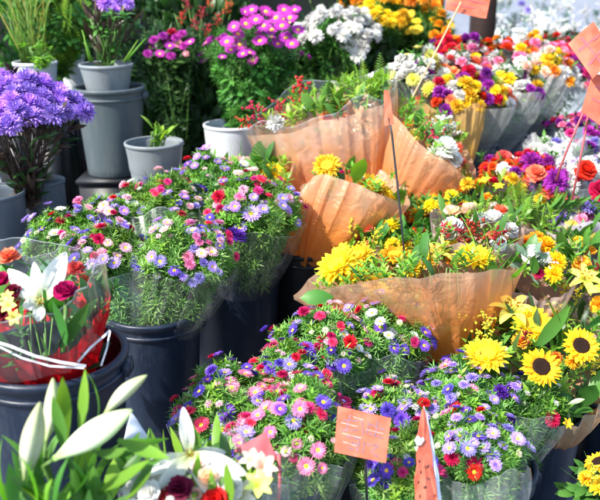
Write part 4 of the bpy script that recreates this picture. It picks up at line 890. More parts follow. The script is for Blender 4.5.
far('coral red bunch of the far row above the golden wrap', (462, 160, 3.5), ('e', 452, 82, 3.6, .15), X1, 34, 'goldfilm')
far('red, yellow and purple bunch in a frosted sleeve, lowest of the far row', (460, 172, 3.5), ('e', 480, 104, 3.5, .125), X2, 26, 'frost')
far('purple and pink bunch of the far row behind the coral bunch', (480, 140, 3.85), ('e', 456, 60, 3.95, .15), X3, 28)
far('orange and pink bunch at the top of the far row', (500, 135, 3.9), ('e', 494, 66, 3.95, .16), X4, 34)
far('white and yellow bunch in a frosted sleeve, middle of the far row', (484, 165, 3.6), ('e', 514, 92, 3.66, .12), X5, 26, 'frost')
far('orange bunch with scarlet bloom topping the far row', (525, 130, 4.1), ('e', 532, 62, 4.2, .15), X4, 30, extra=[('carn_red', 530, 49, 4.15, 20, (0, .7, .6))])
far('white bunch with purple blooms near the far end of the far bucket row', (515, 150, 3.85), ('e', 545, 78, 3.9, .12), X5, 24, 'frost')
far('pink and white bunch at the far end of the far row', (545, 125, 4.3), ('e', 562, 70, 4.35, .15), X6, 28)
far('pale pink bunch in long clear sleeve at the far end, under the hanging card', (535, 140, 4.05), ('e', 568, 84, 4.1, .11), X6, 18, 'frost')
# ================================================================ FRONT LEFT
def big_lily(par, c, pets, dist):
    g = FL(); cen = P(*c)
    V0 = []; m = MB(); Vs = [tuple(cen)]; F = []; tv = [0]; 
    for (tx, ty, dd, W, mid) in pets:
        tip = P(tx, ty, dd); ax = tip - cen; L = ax.length; view = (CAM - cen).normalized(); side = ax.cross(view).normalized(); i0 = len(Vs); n = 12
        for i in range(n + 1):
            t = i / n; w = W * max(.03, math.sin(PI * (t * .9 + .08)) ** .8)
            b = cen.lerp(tip, t) + view * (mid * math.sin(PI * t)) - view * (.25 * L * max(0, t - .7) ** 1.5)
            for o in (-1, -.5, 0, .5, 1): Vs.append(tuple(b + side * (o * w) + view * (abs(o) * w * .22 - (.004 if o == 0 else 0) + .003 * math.sin(9 * t + 4 * o)))); tv.append(t)
        for i in range(n):
            for j in range(4): a = i0 + i * 5 + j; F.append((a, a + 1, a + 6, a + 5))
        for j in range(4): F.append((0, i0 + j + 1, i0 + j))
    m.add(Vs, F, tv, .75); o = m.build('lily', M['p_lilywhite'], par)
    view = (CAM - cen).normalized(); sub('stamens', STAM[1], o, cen - Vector(par.location), (view + Vector((0, 0, .4))).to_track_quat('Z', 'Y'), dist)
k = Bq('lily_bouquet', 'red foil wrapped bouquet with an open white lily and a dark red rose', 'bouquet', None, P(50, 352, 1.8) - Vector((0, 0, .27)),
       [(-60, 330, 1.85), (-30, 352, 1.69), (20, 360, 1.655), (66, 353, 1.66), (95, 325, 1.69), (112, 294, 1.76), (92, 285, 1.92), (30, 280, 2.0), (-30, 295, 1.98)], .05)
k.wrap(M['redfoil'], rb=.03, ext=.97, fold=.005, bulge=.0, corner=.0, lift=.0, lo=.45, crease=14, name='red_wrap')
k.wrap(M['film'], rb=.06, ext=1.02, lift=.09, corner=.02, fold=.006, bulge=.03, lo=.68, name='clear_wrap')
k.at([('rose_crimson', 66, 294, 1.66, 30, (.05, .75, .6)), ('carn_coral', 76, 270, 1.74, 20, (.2, .8, .5)), ('carn_coral', 9, 259, 1.8, 24, (-.2, .8, .5)), ('rose_crimson', 2, 284, 1.7, 28, (-.3, .7, .6)), ('carn_burgundy', 14, 292, 1.68, 18, (-.1, .5, .8)),
      ('astro_lemon', 10, 306, 1.63, 18, (-.2, .4, .9)), ('astro_lemon', 15, 318, 1.62, 16, (0, .3, .9)), ('astro_lemon', 8, 298, 1.64, 14, (-.2, .6, .8)), ('carn_burgundy', 3, 314, 1.64, 20, (-.3, .4, .8)), ('gyp', 88, 275, 1.75, 18, (.3, .8, .4)), ('carn_coral', 84, 280, 1.76, 12, (.3, .7, .5))])
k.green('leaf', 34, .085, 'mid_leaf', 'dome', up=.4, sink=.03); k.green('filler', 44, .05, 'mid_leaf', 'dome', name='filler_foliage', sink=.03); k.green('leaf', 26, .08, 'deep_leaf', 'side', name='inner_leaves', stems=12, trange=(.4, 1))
leaf_part(k.t, 'leaf', 40, 290, 1.78, 34, (.0, 1, .1), 'grey_leaf'); leaf_part(k.t, 'leaf', 66, 345, 1.62, 50, (.1, 1, .1), 'mid_leaf'); leaf_part(k.t, 'lance', 62, 348, 1.63, 60, (.5, .9, .1), 'mid_leaf')
m = MB(); tube(m, [P(63, 352, 1.64), P(65, 325, 1.645), P(66, 300, 1.66)], .004, 8); m.build('rose_stem', M['stem'], k.t)
def ribbon(par, pts, w, mat='ribbon', name='ribbon'):
    m = MB(); V = []; L = [P(*p) for p in pts]; D = []
    for a in range(len(L) - 1):
        for q in range(6): D.append(L[a].lerp(L[a + 1], q / 6))
    D.append(L[-1])
    for i, p in enumerate(D):
        tg = (D[min(i + 1, len(D) - 1)] - D[max(i - 1, 0)]).normalized(); sd = tg.cross((CAM - p).normalized()).normalized() * w
        b = (CAM - p).normalized() * (.003 * math.sin(i * .9)); V += [tuple(p - sd + b), tuple(p + sd - b)]
    m.add(V, [(2 * i, 2 * i + 1, 2 * i + 3, 2 * i + 2) for i in range(len(D) - 1)]); m.build(name, M[mat], par)
ribbon(k.t, [(-10, 340, 1.68), (10, 346, 1.645), (35, 356, 1.635), (60, 362, 1.635), (86, 366, 1.645)], .0028)
ribbon(k.t, [(0, 347, 1.66), (22, 358, 1.635), (50, 366, 1.63), (84, 368, 1.64)], .002)
ribbon(k.t, [(78, 362, 1.645), (90, 348, 1.65), (104, 336, 1.67), (110, 330, 1.69)], .0022)
ribbon(k.t, [(110, 331, 1.685), (107, 348, 1.68), (101, 366, 1.67)], .0018)
big_lily(k.t, (40, 303, 1.69), [(8, 269, 1.7, .02, .012), (66, 252, 1.72, .022, .016), (38, 322, 1.66, .012, .01), (34, 262, 1.75, .014, .0), (22, 306, 1.66, .012, .01)], .06)
# foreground lily buds
k = Bq('lily_bunch', 'bunch of closed white lily buds with long green leaves, closest to the viewer', 'bouquet', None, P(70, 640, 1.4), ('e', 75, 500, 1.4, .1), .03)
def bud(px, py, qx, qy, d, d2, name='bud', fat=1.0):
    a, b = P(px, py, d), P(qx, qy, d2); f = flower('bud', k.t, a, b - a, (b - a).length, R_(0, 6)); f.scale = (f.scale[0] * fat, f.scale[1] * fat, f.scale[2])
    m = MB(); s0 = P(72, 560, 1.42); tube(m, [a + (b - a) * .01, a - (b - a).normalized() * .02, a.lerp(s0, .35) + Vector((0, 0, -.015)), s0], .0035, 8); m.build('bud_stem', M['stem'], k.t)
bud(24, 482, 40, 402, 1.34, 1.36, fat=1.02); bud(46, 442, 53, 378, 1.4, 1.42, fat=.92); bud(54, 459, 132, 410, 1.33, 1.33, fat=1.02); bud(104, 415, 147, 375, 1.42, 1.45, fat=.9)
for (x, y, w, f, mt, dd) in ((66, 440, 70, (-.1, 1, .0), 'lime_leaf', 1.42), (80, 432, 62, (.25, 1, .0), 'lime_leaf', 1.44), (98, 420, 54, (.3, 1, .1), 'lime_leaf', 1.46), (64, 450, 60, (.0, 1, .2), 'mid_leaf', 1.38), (34, 520, 70, (.45, 1, .2), 'lime_leaf', 1.3), (20, 520, 60, (-.2, 1, .1), 'mid_leaf', 1.36), (95, 452, 56, (.9, -.1, .4), 'mid_leaf', 1.36), (118, 440, 60, (.9, -.35, .3), 'lime_leaf', 1.38), (64, 480, 44, (.8, .5, .2), 'mid_leaf', 1.36), (60, 510, 70, (.7, .6, .3), 'mid_leaf', 1.33), (100, 490, 70, (.8, .35, .3), 'lime_leaf', 1.33), (90, 510, 60, (.3, .8, .3), 'mid_leaf', 1.34), (120, 505, 60, (.7, .5, .4), 'lime_leaf', 1.32), (10, 510, 70, (-.5, .8, .2), 'lime_leaf', 1.33), (55, 520, 60, (-.2, 1, .4), 'mid_leaf', 1.3), (130, 470, 50, (.8, .2, .5), 'mid_leaf', 1.38)):
    leaf_part(k.t, 'lance', x, y, dd, w * 1.1, f, mt, 'leaf', PI / 2 + R_(-.6, .6))
k.green('lance', 34, .1, 'mid_leaf', 'dome', up=.2); k.green('leaf', 12, .07, 'lime_leaf', 'dome', name='broad_leaves')
# open lily bouquet
k = Bq('lily_bouquet', 'bouquet with a wide open white lily and pink rose in front of the asters', 'bouquet', None, P(200, 620, 1.52), ('e', 200, 500, 1.54, .12), .05)
big_lily(k.t, (190, 455, 1.5), [(183, 407, 1.5, .013, .012), (130, 474, 1.45, .015, .02), (247, 474, 1.45, .018, .022), (152, 502, 1.42, .016, .02), (226, 452, 1.54, .012, .012), (222, 505, 1.42, .016, .02)], .05)
big_lily(k.t, (148, 492, 1.46), [(128, 462, 1.47, .016, .014), (166, 462, 1.5, .014, .01), (118, 486, 1.43, .014, .014), (172, 500, 1.41, .014, .012), (144, 512, 1.4, .014, .01)], .05)
big_lily(k.t, (240, 494, 1.47), [(222, 468, 1.49, .014, .012), (262, 474, 1.5, .012, .01), (226, 512, 1.42, .014, .012), (256, 510, 1.42, .014, .01)], .05)
k.at([('rose_peach', 208, 478, 1.44, 26, (.1, .5, .85)), ('rose_pink', 200, 470, 1.47, 20, (-.2, .6, .8)), ('carn_burgundy', 180, 490, 1.42, 30, (-.1, .5, .85)), ('carn_burgundy', 168, 498, 1.42, 24, (-.2, .4, .85)), ('astro_peach', 262, 468, 1.46, 28, (.3, .5, .8)), ('astro_cream', 252, 462, 1.48, 24, (.1, .7, .7)), ('astro_lemon', 258, 486, 1.44, 28, (.2, .5, .85)), ('carn_red', 215, 500, 1.42, 28, (0, .5, .85)), ('button_white', 170, 500, 1.4, 10, (0, .5, .9)), ('carn_white', 232, 488, 1.44, 24, (.1, .5, .8)), ('carn_white', 150, 492, 1.42, 26, (-.2, .5, .8)), ('rose_peach', 196, 494, 1.43, 16, (0, .5, .8))])
k.green('leaf', 30, .075, 'mid_leaf', 'dome', up=.3, sink=.03); k.green('lance', 20, .1, 'lime_leaf', 'dome', name='long_leaves', sink=.02); k.green('filler', 30, .05, 'lime_leaf', 'dome', name='filler_foliage', sink=.02)
leaf_part(k.t, 'leaf', 228, 505, 1.42, 52, (.35, 1, .2), 'lime_leaf'); leaf_part(k.t, 'lance', 118, 440, 1.45, 50, (.9, -.2, .3), 'lime_leaf')
k.wrap(M['film'], rb=.05, ext=1.15, lift=.03, corner=.04, lo=.2, name='clear_wrap')
# ================================================================ BACK LEFT PLANTS
b = bunch('chrysanthemum_bunch', 'big dome of purple chrysanthemums on dark stems in the grey buckets', (30, 205, 2.8), ('e', 22, 118, 2.72, .19), .11, {'mum_mauve': 1}, 80, None, 'dark_stem', 'filler', 60, 'potted flowers', .06, 0, szs={'mum': (.06, .09)}, gap=.55, sink=.06, bk=.03)
b.green('lance', 150, .06, 'dark_stem', 'side', up=-.2, name='dark_stems', stems=60, smat='dark_stem', trange=(.0, .95))
b.green('lance', 90, .07, 'deep_leaf', 'side', up=.1, name='green_leaves', trange=(.1, .95))
def plant(name, label, cat, base, c, R, D, parts, group='back row plants', stems=14, smat='stem'):
    b = Bq(name, label, cat, group, base, ('e', c[0], c[1], c[2], R), D)
    for i, (kd, n, sz, mt, wh, nm) in enumerate(parts): b.green(kd, n, sz, mt, wh, name=nm, stems=stems if i == 0 else 0, smat=smat, trange=(.05, 1), sink=.05)
    return b
b = plant('reed_grass', 'reedy grass with rust tipped blades in the white pot', 'plant', (32, 66, 3.6), (18, 10, 3.55), .16, .02, [('blade', 30, .2, 'blade', 'dome', 'blades')], stems=4)
m = MB()
for i in range(46):
    a = R_(-.9, .9); x0 = P(R_(22, 48), 66, 3.6); tip = P(R_(-30, 60), R_(-60, 0), R_(3.4, 3.7)); md = x0.lerp(tip, .5) + Vector((0, 0, .04)); pts = [x0, x0.lerp(md, .6), md, md.lerp(tip, .6) + Vector((0, 0, .02)), tip]
    tube(m, pts, .0035, 5, 0, .0008, RNG.random())
m.build('tall_blades', M['blade'], b.t)
plant('leafy_plant', 'bright leafy green plant behind the reedy grass', 'plant', (62, 75, 3.75), (66, 18, 3.75), .2, .16, [('fern', 170, .11, 'lime_leaf', 'both', 'foliage'), ('shoot', 120, .09, 'mid_leaf', 'both', 'lower_foliage')])
plant('leafy_plant', 'low lime leaved shoot in front of the reedy grass pot', 'plant', (40, 66, 3.45), (42, 54, 3.45), .07, .04, [('shoot', 40, .05, 'lime_leaf', 'both', 'foliage')])
b = plant('potted_aster', 'purple asters with dark leaves in the grey pot on the tall bucket', 'plant', (106, 70, 3.4), (112, 20, 3.4), .13, .05, [('lance', 80, .08, 'dark_stem', 'both', 'foliage'), ('shoot', 26, .07, 'mid_leaf', 'both', 'green_leaves')], stems=24)
b.at([('mum_mauve', 105, 4, 3.36, 18, (0, .5, .8)), ('mum_mauve', 118, 2, 3.36, 15, (0, .6, .8)), ('mum_mauve', 128, 4, 3.36, 14, (.3, .5, .8)), ('mum_mauve', 116, 11, 3.34, 12, (.1, .3, .9)), ('mum_mauve', 110, -8, 3.4, 20, (0, .6, .8)), ('mum_mauve', 124, -8, 3.4, 18, (0, .6, .8)), ('mum_mauve', 98, -6, 3.4, 16, (-.2, .6, .8))])
for (x0, y0, x1, y1) in ((92, 62, 82, 30), (90, 62, 84, 38), (127, 60, 146, 38), (124, 62, 138, 40)):
    m = MB(); tube(m, [P(x0, y0, 3.34), P((x0 + x1) / 2, (y0 + y1) / 2, 3.33), P(x1, y1, 3.32)], .006, 6, 0, .002); m.build('cut_stem', M['lime_leaf'], b.t)
plant('leafy_plant', 'sprig of lime leaves in the grey tub', 'plant', (156, 148, 3.2), (159, 134, 3.18), .045, .03, [('leaf', 16, .06, 'lime_leaf', 'both', 'foliage')])
b = plant('daisy_plant', 'magenta daisies with yellow eyes over a tall green bush in the white tub', 'plant', (238, 150, 3.65), (252, 62, 3.75), .21, .14, [('aster', 560, .06, 'mid_leaf', 'both', 'foliage'), ('shoot', 150, .09, 'mid_leaf', 'side', 'lower_foliage')], stems=40)
b.at([('daisy_magenta', x, y, 3.5 + R_(-.04, .1), w * 1.1, (R_(-.3, .3), .5, .8)) for (x, y, w) in ((227, 42, 15), (238, 34, 14), (240, 45, 14), (260, 41, 15), (253, 61, 12), (234, 27, 13), (246, 24, 14), (256, 20, 15), (266, 12, 15), (252, 10, 13), (276, 18, 16), (272, 30, 15), (282, 26, 16), (290, 18, 15), (286, 38, 15), (292, 44, 14), (278, 44, 12), (298, 30, 14), (246, 12, 12), (264, 26, 14), (284, 10, 14), (231, 50, 12), (243, 54, 12), (295, 10, 12))] + [('daisy_yellow', 288, 20, 3.7, 12, (0, .5, .8))])
b.scatter({'daisy_magenta': 4, 'double_magenta': 4, 'daisy_pink': .4}, 70, {'daisy': (.04, .055), 'double': (.035, .05)}, .55, sink=.04, umax=1.02)
b = plant('daisy_plant', 'dull pink blurred daisies between the stacked bucket and the magenta daisies', 'plant', (180, 150, 3.95), (168, 60, 4.0), .17, .12, [('aster', 240, .08, 'deep_leaf', 'both', 'foliage'), ('shoot', 120, .1, 'deep_leaf', 'both', 'lower_foliage')], stems=50)
b.at([(RNG.choice(('daisy_magenta', 'double_magenta', 'double_magenta')), x, y, 3.72, 11, (R_(-.3, .3), .5, .8)) for (x, y) in ((163, 36), (154, 40), (170, 46), (176, 38), (184, 46), (148, 54), (160, 54), (171, 56), (182, 34), (190, 42))] + [('daisy_magenta', 160, 42, 3.9, 15, (0, .4, .9)), ('mum_magenta', 166, 38, 3.9, 13, (0, .4, .9)), ('carn_crimson', 172, 34, 3.9, 12, (0, .5, .8)), ('daisy_pink', 178, 44, 3.9, 10, (0, .4, .9)), ('carn_magenta', 157, 50, 3.88, 13, (-.2, .4, .9)), ('daisy_magenta', 150, 47, 3.9, 12, (-.2, .4, .9)), ('daisy_pink', 186, 54, 3.86, 7, (0, .4, .9))])
b = plant('berry_shrub', 'dark shrub dotted with red berries behind the pink daisies', 'shrub', (205, 130, 4.2), (202, 12, 4.25), .26, .1, [('leaf', 420, .09, 'deep_leaf', 'both', 'foliage')], stems=20)
b.at([('berry', x, y, 3.98, 16, (R_(-.3, .3), .8, .5)) for (x, y) in ((188, 12), (202, 20), (210, 8), (218, 26), (226, 14), (196, 30), (232, 2), (206, 36), (180, 24))])
b = plant('chrysanthemum_plant', 'cloud of white chrysanthemums on dark green stems', 'plant', (345, 170, 4.0), (335, 44, 4.0), .17, .1, [('aster', 300, .08, 'mid_leaf', 'both', 'foliage'), ('leaf', 160, .1, 'deep_leaf', 'side', 'lower_foliage')], stems=30)
b.scatter({'mum_white': 4, 'carn_white': 1}, 56, {'mum': (.05, .075), 'carn': (.05, .07)}, .58, sink=.06)
b.at([('mum_white', x, y, 3.88, 17, (.2, .4, .9)) for (x, y) in ((350, 30), (356, 38), (352, 46), (362, 48), (358, 56), (345, 42), (364, 38))])
b = plant('chrysanthemum_plant', 'spray of bright yellow chrysanthemums beside the white cloud', 'plant', (375, 140, 4.2), (372, 34, 4.2), .14, .06, [('aster', 220, .08, 'mid_leaf', 'both', 'foliage'), ('leaf', 120, .1, 'deep_leaf', 'side', 'lower_foliage')], stems=24)
b.scatter({'mum_yellow': 1}, 44, {'mum': (.05, .07)}, .55, sink=.06)
b = plant('chrysanthemum_plant', 'blurred orange chrysanthemums above the yellow spray', 'plant', (400, 120, 4.6), (388, 16, 4.6), .24, .1, [('aster', 320, .09, 'mid_leaf', 'both', 'foliage')], stems=20)
b.scatter({'mum_orange': 2, 'mum_gold': 2}, 44, {'mum': (.06, .09)}, .6, sink=.06)
b = plant('chrysanthemum_plant', 'gold and peach daisies in front of the dark post, beside the hanging card', 'plant', (425, 130, 4.5), (424, 36, 4.4), .16, .06, [('aster', 240, .09, 'mid_leaf', 'both', 'foliage'), ('leaf', 120, .1, 'deep_leaf', 'side', 'lower_foliage')], stems=16)
b.scatter({'mum_gold': 3, 'daisy_yellow': 2, 'carn_peach': .6}, 26, {'mum': (.05, .07), 'daisy': (.05, .07), 'carn': (.04, .05)}, .7, sink=.055)
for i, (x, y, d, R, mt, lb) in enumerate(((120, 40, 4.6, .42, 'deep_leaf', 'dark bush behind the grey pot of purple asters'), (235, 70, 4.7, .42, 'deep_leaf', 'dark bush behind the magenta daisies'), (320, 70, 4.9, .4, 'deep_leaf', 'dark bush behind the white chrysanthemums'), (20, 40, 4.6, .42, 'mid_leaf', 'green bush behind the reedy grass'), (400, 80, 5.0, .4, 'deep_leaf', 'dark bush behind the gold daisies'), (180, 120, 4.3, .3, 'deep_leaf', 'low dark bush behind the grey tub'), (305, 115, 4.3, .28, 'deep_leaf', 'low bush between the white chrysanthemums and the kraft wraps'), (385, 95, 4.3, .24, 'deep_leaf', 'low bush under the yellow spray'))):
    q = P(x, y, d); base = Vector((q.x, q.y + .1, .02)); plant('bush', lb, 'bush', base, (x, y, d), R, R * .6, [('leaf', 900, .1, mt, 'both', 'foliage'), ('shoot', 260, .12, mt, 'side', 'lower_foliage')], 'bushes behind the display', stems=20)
b = plant('amaranth_bunch', 'dark red blurred foliage at the top behind the white chrysanthemums', 'plant', (330, 110, 4.6), (330, -2, 4.6), .24, .08, [('leaf', 60, .09, 'deep_leaf', 'both', 'foliage')], stems=10)
b.scatter({'carn_burgundy': 3, 'carn_crimson': 1}, 40, {'carn': (.06, .09)}, .6, sink=.02)
# dark canvas screen added behind, standing in for the shade there
def screen(label, x0, x1, y, h):
    t = thing('added_screen', ((x0 + x1) / 2, y, 0), label, 'screen'); m = MB(); V = []; F = []; n = 40; r = 8
    for s_ in (0, .006):
        for j in range(r + 1):
            for i in range(n + 1): V.append((x0 + (x1 - x0) * i / n, y + s_ + .03 * math.sin(i * .9) * math.sin(PI * j / r), .05 + (h - .05) * j / r))
    o = (n + 1) * (r + 1)
    for j in range(r):
        for i in range(n): a = j * (n + 1) + i; F.append((a, a + 1, a + n + 2, a + n + 1)); F.append((a + o, a + o + n + 1, a + o + n + 2, a + o + 1))
    m.add(V, F); m.build('canvas', M['shade_tarp'], t)
    for i in range(4):
        x = x0 + (x1 - x0) * i / 3; m = MB(); tube(m, [(x, y + .04, 0), (x, y + .04, h + .1)], .022, 10); m.build('post', M['steel'], t)
screen('added dark green canvas screen, a stand-in for shade behind the bushes', -3.2, .95, 5.75, 1.75)
t = thing('stall_post', (P(482, 30, 5.4).x, P(482, 30, 5.4).y, 0), 'dark brown wooden stall post rising behind the gold daisies', 'post')
m = MB(); box(m, (0, 0, .9), (.14, .14, 1.8)); m.build('shaft', M['wood'], t, world=False); m = MB(); box(m, (0, 0, .03), (.26, .26, .06)); m.build('foot', M['black'], t, world=False)
# far right: tubs of pale bunches and a loaded table on the sunny pavement
for i, (x, y, d, lb, pal, R) in enumerate(((500, 40, 5.6, 'pale bunch in a white tub just right of the dark post', {'gyp': 2, 'mum_lavender': 1}, .16), (540, 36, 5.4, 'white bunch in a tub topping the far end of the bucket row', {'mum_white': 2, 'gyp': 2}, .15), (575, 40, 5.3, 'pale bunch in a tub behind the hanging card', {'gyp': 2, 'mum_white': 1, 'mum_lavender': 1}, .17), (520, 14, 7.2, 'distant lavender white bunch in a white tub, left one on the sunny pavement', {'gyp': 2, 'mum_lavender': 2}, .13), (560, 12, 7.4, 'distant white bunch in a white tub, middle one on the sunny pavement', {'mum_white': 2, 'gyp': 2}, .14), (600, 14, 7.0, 'distant pale bunch in a white tub at the picture edge', {'gyp': 2, 'mum_lavender': 1}, .14), (500, 4, 9.5, 'farthest pale bunch in a tub behind the dark post', {'gyp': 3, 'mum_white': 1}, .14), (545, 2, 10, 'farthest white bunch in a tub at the top', {'mum_white': 2, 'gyp': 2}, .14))):
    q = P(x, y, d); h = q.z - .12
    bb = Bq('pale_bunch', lb, 'bouquet', 'pale bunches in the distance', Vector((q.x, q.y, max(.05, h - .2))), ('e', x, y, d, R), .06)
    bb.scatter(pal, 9 if d < 6 else 5, {'gyp': (.09, .15), 'mum': (.06, .09)}, .6); bb.green('filler', 12, .08, 'grey_leaf', 'side')
    tt = thing('white_tub', (q.x, q.y, 0), 'white tub under the ' + lb.split(' in ')[0] + (' right of the dark post', ' topping the bucket row', ' behind the hanging card', ' leftmost on the sunny pavement', ' middle on the sunny pavement', ' at the far picture edge', ' farthest behind the dark post', ' farthest at the top')[i], 'tub', 'white tubs in the distance')
    hh = max(.3, h); m = MB(); r0 = R * .75
    lathe(m, [(.001, .0), (r0 * .8, 0), (r0, hh), (r0 * .95, hh), (r0 * .76, .03), (.001, .03)], 32); m.build('body', M['potwhite'], tt, world=False)
    m = MB(); lathe(m, [(r0, hh - .03), (r0 + .012, hh - .025), (r0 + .012, hh + .002), (r0 * .97, hh + .004)], 32); m.build('rim', M['potwhite'], tt, world=False)
q = P(560, 54, 4.75)
bunch('carnation_bunch', 'dim brown red bunch behind the far bucket row, left of the hanging card', (558, 80, 4.8), ('e', 556, 46, 4.75, .13), .03, {'carn_burgundy': 2, 'carn_crimson': 1}, 12, 'kraftbrown', 'deep_leaf', group='mixed bunches')
# ================================================================ CARDS
scr = [[(.12, .28), (.4, .22)], [(.24, .12), (.2, .48)], [(.1, .5), (.42, .42)], [(.46, .2), (.52, .5)], [(.6, .2), (.58, .46)], [(.62, .24), (.92, .3)], [(.62, .44), (.9, .48)], [(.76, .12), (.74, .5)]]
scr2 = [[(.2, .62), (.46, .6), (.44, .86), (.24, .84)], [(.3, .72), (.46, .74)], [(.56, .64), (.54, .9)], [(.6, .7), (.82, .66), (.7, .82), (.86, .92)]]
glow = [[(.08, .34), (.4, .35)], [(.55, .37), (.9, .38)], [(.12, .56), (.5, .58)], [(.15, .74), (.42, .77)], [(.3, .16), (.5, .18)]]  # white highlights across the writing, painted as pale strokes
paint_tag('price_card', 'square orange price card with smudged handwriting among the violet asters', 'price card', [(338, 406), (391, 418), (386, 463), (334, 452)], (1.72, 1.72, 1.7, 1.7), M['card'], [(365, 455, 1.715), (366, 478, 1.75), (368, 520, 1.8)],
          [('card_streak', M['highlight'], glow, .0012), ('lettering', M['ink'], scr + scr2, .0014)], curl=.002, smat='blackstick')
# folded card seen nearly edge on: two thin torn flaps meeting at a fold, on a stick
t = thing('price_card', P(425, 455, 1.69), 'orange card folded like a tent with torn white edge and black marks', 'price card', 'price cards')
def flap(name, mat, pts, par, th=.0012):
    """thin torn sheet through (px, py, depth) outline points, with real thickness and a slight curl"""
    Q = [P(*p) for p in pts]; c = sum(Q, Vector()) / len(Q); n = Vector()
    for i in range(len(Q)): n += (Q[i] - c).cross(Q[(i + 1) % len(Q)] - c)
    n = n.normalized() * th; k = len(Q) + 1; V = [tuple(p) for p in [c] + Q] + [tuple(p + n) for p in [c] + Q]; F = []
    for i in range(1, k):
        j = i % (k - 1) + 1; F += [(0, j, i), (k, k + i, k + j), (i, j, k + j, k + i)]
    m = MB(); m.add(V, F); return m.build(name, mat, par, smooth=False)
face = [(423.5, 407, 1.7), (425.5, 413, 1.7), (427, 421, 1.699), (429, 431, 1.694), (430, 442, 1.69), (432.5, 455, 1.685), (433, 468, 1.68), (436, 482, 1.672), (437, 496, 1.664), (438, 509, 1.66), (427, 509, 1.64), (415, 509, 1.635), (415.5, 494, 1.645), (414.5, 480, 1.65), (417, 466, 1.66), (416.5, 454, 1.666), (418.5, 446, 1.67), (415, 440, 1.672), (418.5, 432, 1.68), (420, 421, 1.69), (421.5, 412, 1.697)]
o = flap('card', M['card'], face, t)
flap('back_flap', M['cardwhite'], [(424, 406, 1.703), (427, 414, 1.703), (429.5, 425, 1.702), (431.5, 434, 1.7), (434.5, 447, 1.697), (435.5, 459, 1.693), (439, 474, 1.69), (440, 489, 1.682), (443, 509, 1.675), (439, 509, 1.664), (437.5, 490, 1.672), (434, 465, 1.685), (430.5, 440, 1.693), (427, 419, 1.702)], t)
flap('torn_edge', M['cardwhite'], [(414.6, 440, 1.668), (418, 435.5, 1.672), (421, 438.5, 1.675), (423, 437, 1.678), (424.5, 440, 1.679), (423, 442, 1.676), (421, 445, 1.672), (417.5, 445.5, 1.667)], t)
for (x, y) in ((419.5, 461), (428, 466), (421, 472), (418.5, 482), (425.5, 487), (420, 496)):
    dd = 1.697 - .055 * (y - 407) / 100 - .012 - .0007 * (430 - x) * (y - 407) / 100
    flap('ink_mark', M['inkblack'], [(x - 1, y, dd), (x + .6, y - 1.6, dd), (x + 1.1, y + .4, dd), (x - .2, y + 2.6, dd)], t)
m = MB(); tube(m, [P(424.5, 409, 1.706), P(426, 460, 1.71), P(428, 530, 1.74)], .0025, 8); m.build('stick', M['stick'], t)
paint_tag('price_card', 'orange card on a leaning cane above the coral bunch, cut off at the top', 'price card', [(447, -12), (492, -8), (487, 17), (445, 11)], (3.1, 3.1, 3.08, 3.08), M['card'], [(461, 2, 3.06), (447, 30, 3.07), (425, 73, 3.09), (403, 116, 3.1)], [('lettering', M['cardpink'], [[(.1, .5), (.9, .45)], [(.1, .75), (.7, .7)]], .003)], curl=.012)
paint_tag('price_card', 'upper pink orange card hanging at the picture edge, tilted', 'price card', [(568, 44), (593, 22), (618, 52), (592, 80)], (2.3, 2.3, 2.28, 2.28), M['card'], [(594, 50, 2.31), (592, 90, 2.335), (584, 140, 2.36), (572, 200, 2.42)], [('card_streak', M['cardpink'], [[(.1, .3), (.9, .35)], [(.1, .7), (.9, .65)], [(.4, .1), (.45, .9)]], .004)], curl=.008, smat='cardpink')
paint_tag('price_card', 'lower pink orange card with pink stick at the picture edge', 'price card', [(592, 74), (618, 80), (612, 132), (580, 112)], (2.32, 2.32, 2.3, 2.3), M['card'], [(592, 95, 2.31), (580, 120, 2.33), (567, 150, 2.36), (556, 180, 2.42)], [('lettering', M['cardpink'], [[(.2, .3), (.8, .35)], [(.2, .6), (.8, .6)]], .003)], curl=.008, smat='cardpink')
paint_tag('price_card', 'narrow pink card seen edge on at the head of the black stick', 'price card', [(384, 91), (388, 90), (393, 124), (386, 126)], (2.5, 2.44, 2.44, 2.5), M['card'], [(389, 118, 2.47), (392, 135, 2.47), (398, 190, 2.47), (404, 250, 2.49), (408, 300, 2.52)], None, curl=.003, smat='blackstick')
paint_tag('price_card', 'folded dull pink card behind the open white lily', 'price card', [(233, 451), (266, 432), (277, 458), (268, 464)], (1.6, 1.62, 1.6, 1.58), M['cardpink'], [(279, 455, 1.6), (280, 480, 1.62), (276, 530, 1.66)], None, curl=.003, smat='cardpink')
paint_tag('paper_sheet', 'pale blue white paper sheet among the asters below the grey tub', 'paper', [(115, 194), (148, 186), (152, 197), (120, 209)], (2.78, 2.9, 2.86, 2.76), M['cardwhite'], None, None, 'paper sheets', curl=.004)
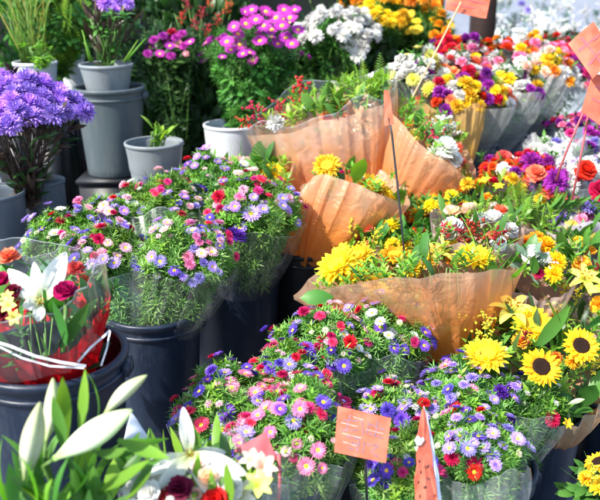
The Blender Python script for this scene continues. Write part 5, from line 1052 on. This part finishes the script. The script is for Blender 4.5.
paint_tag('paper_sheet', 'white paper sheet at the edge of the left asters below the slim grey bucket', 'paper', [(76, 209), (103, 214), (103, 221), (78, 220)], (2.68, 2.7, 2.68, 2.66), M['cardwhite'], None, None, 'paper sheets', curl=.004)
paint_tag('paper_sheet', 'pale lilac white card standing between the lily buds and the open lily', 'paper', [(131, 412), (147, 436), (146, 446), (123, 440)], (1.56, 1.58, 1.56, 1.54), M['cardwhite'], None, None, 'paper sheets', curl=.003)
# ================================================================ LIGHT, CAMERA, WORLD
w = bpy.data.worlds.new('World'); S.world = w; w.use_nodes = True; nt = w.node_tree
SUN_DIR = Vector((-.62, -.42, .82)).normalized()
el = math.asin(SUN_DIR.z); az = math.atan2(SUN_DIR.x, SUN_DIR.y)
sky = nt.nodes.new('ShaderNodeTexSky'); sky.sky_type = 'NISHITA'; sky.sun_disc = False; sky.sun_elevation = el; sky.sun_rotation = az
bg = nt.nodes['Background']; nt.links.new(sky.outputs[0], bg.inputs[0]); bg.inputs[1].default_value = .15
L = bpy.data.lights.new('sun', 'SUN'); L.energy = 4.0; L.angle = math.radians(.55); L.color = (1, .95, .87)
so = bpy.data.objects.new('sun', L); COL.objects.link(so); so.rotation_euler = SUN_DIR.to_track_quat('Z', 'Y').to_euler(); so.location = (-3, -3, 5)
cam = bpy.data.cameras.new('camera'); co = bpy.data.objects.new('camera', cam); COL.objects.link(co); S.camera = co
co.location = CAM; co.rotation_euler = (PI / 2 - PITCH, 0, 0); cam.sensor_width = 36; cam.lens = FPX * 36 / 600; cam.clip_end = 1000; cam.clip_start = .05
cam.dof.use_dof = True; cam.dof.focus_distance = 2.15; cam.dof.aperture_fstop = 3.6
S.view_settings.view_transform = 'Standard'; S.view_settings.look = 'None'; S.view_settings.exposure = 1.3; S.view_settings.gamma = 1
S.cycles.max_bounces = 8; S.cycles.transparent_max_bounces = 24; S.cycles.diffuse_bounces = 4; S.cycles.transmission_bounces = 4; S.cycles.glossy_bounces = 3
S.cycles.use_denoising = True; S.cycles.caustics_reflective = False; S.cycles.caustics_refractive = False
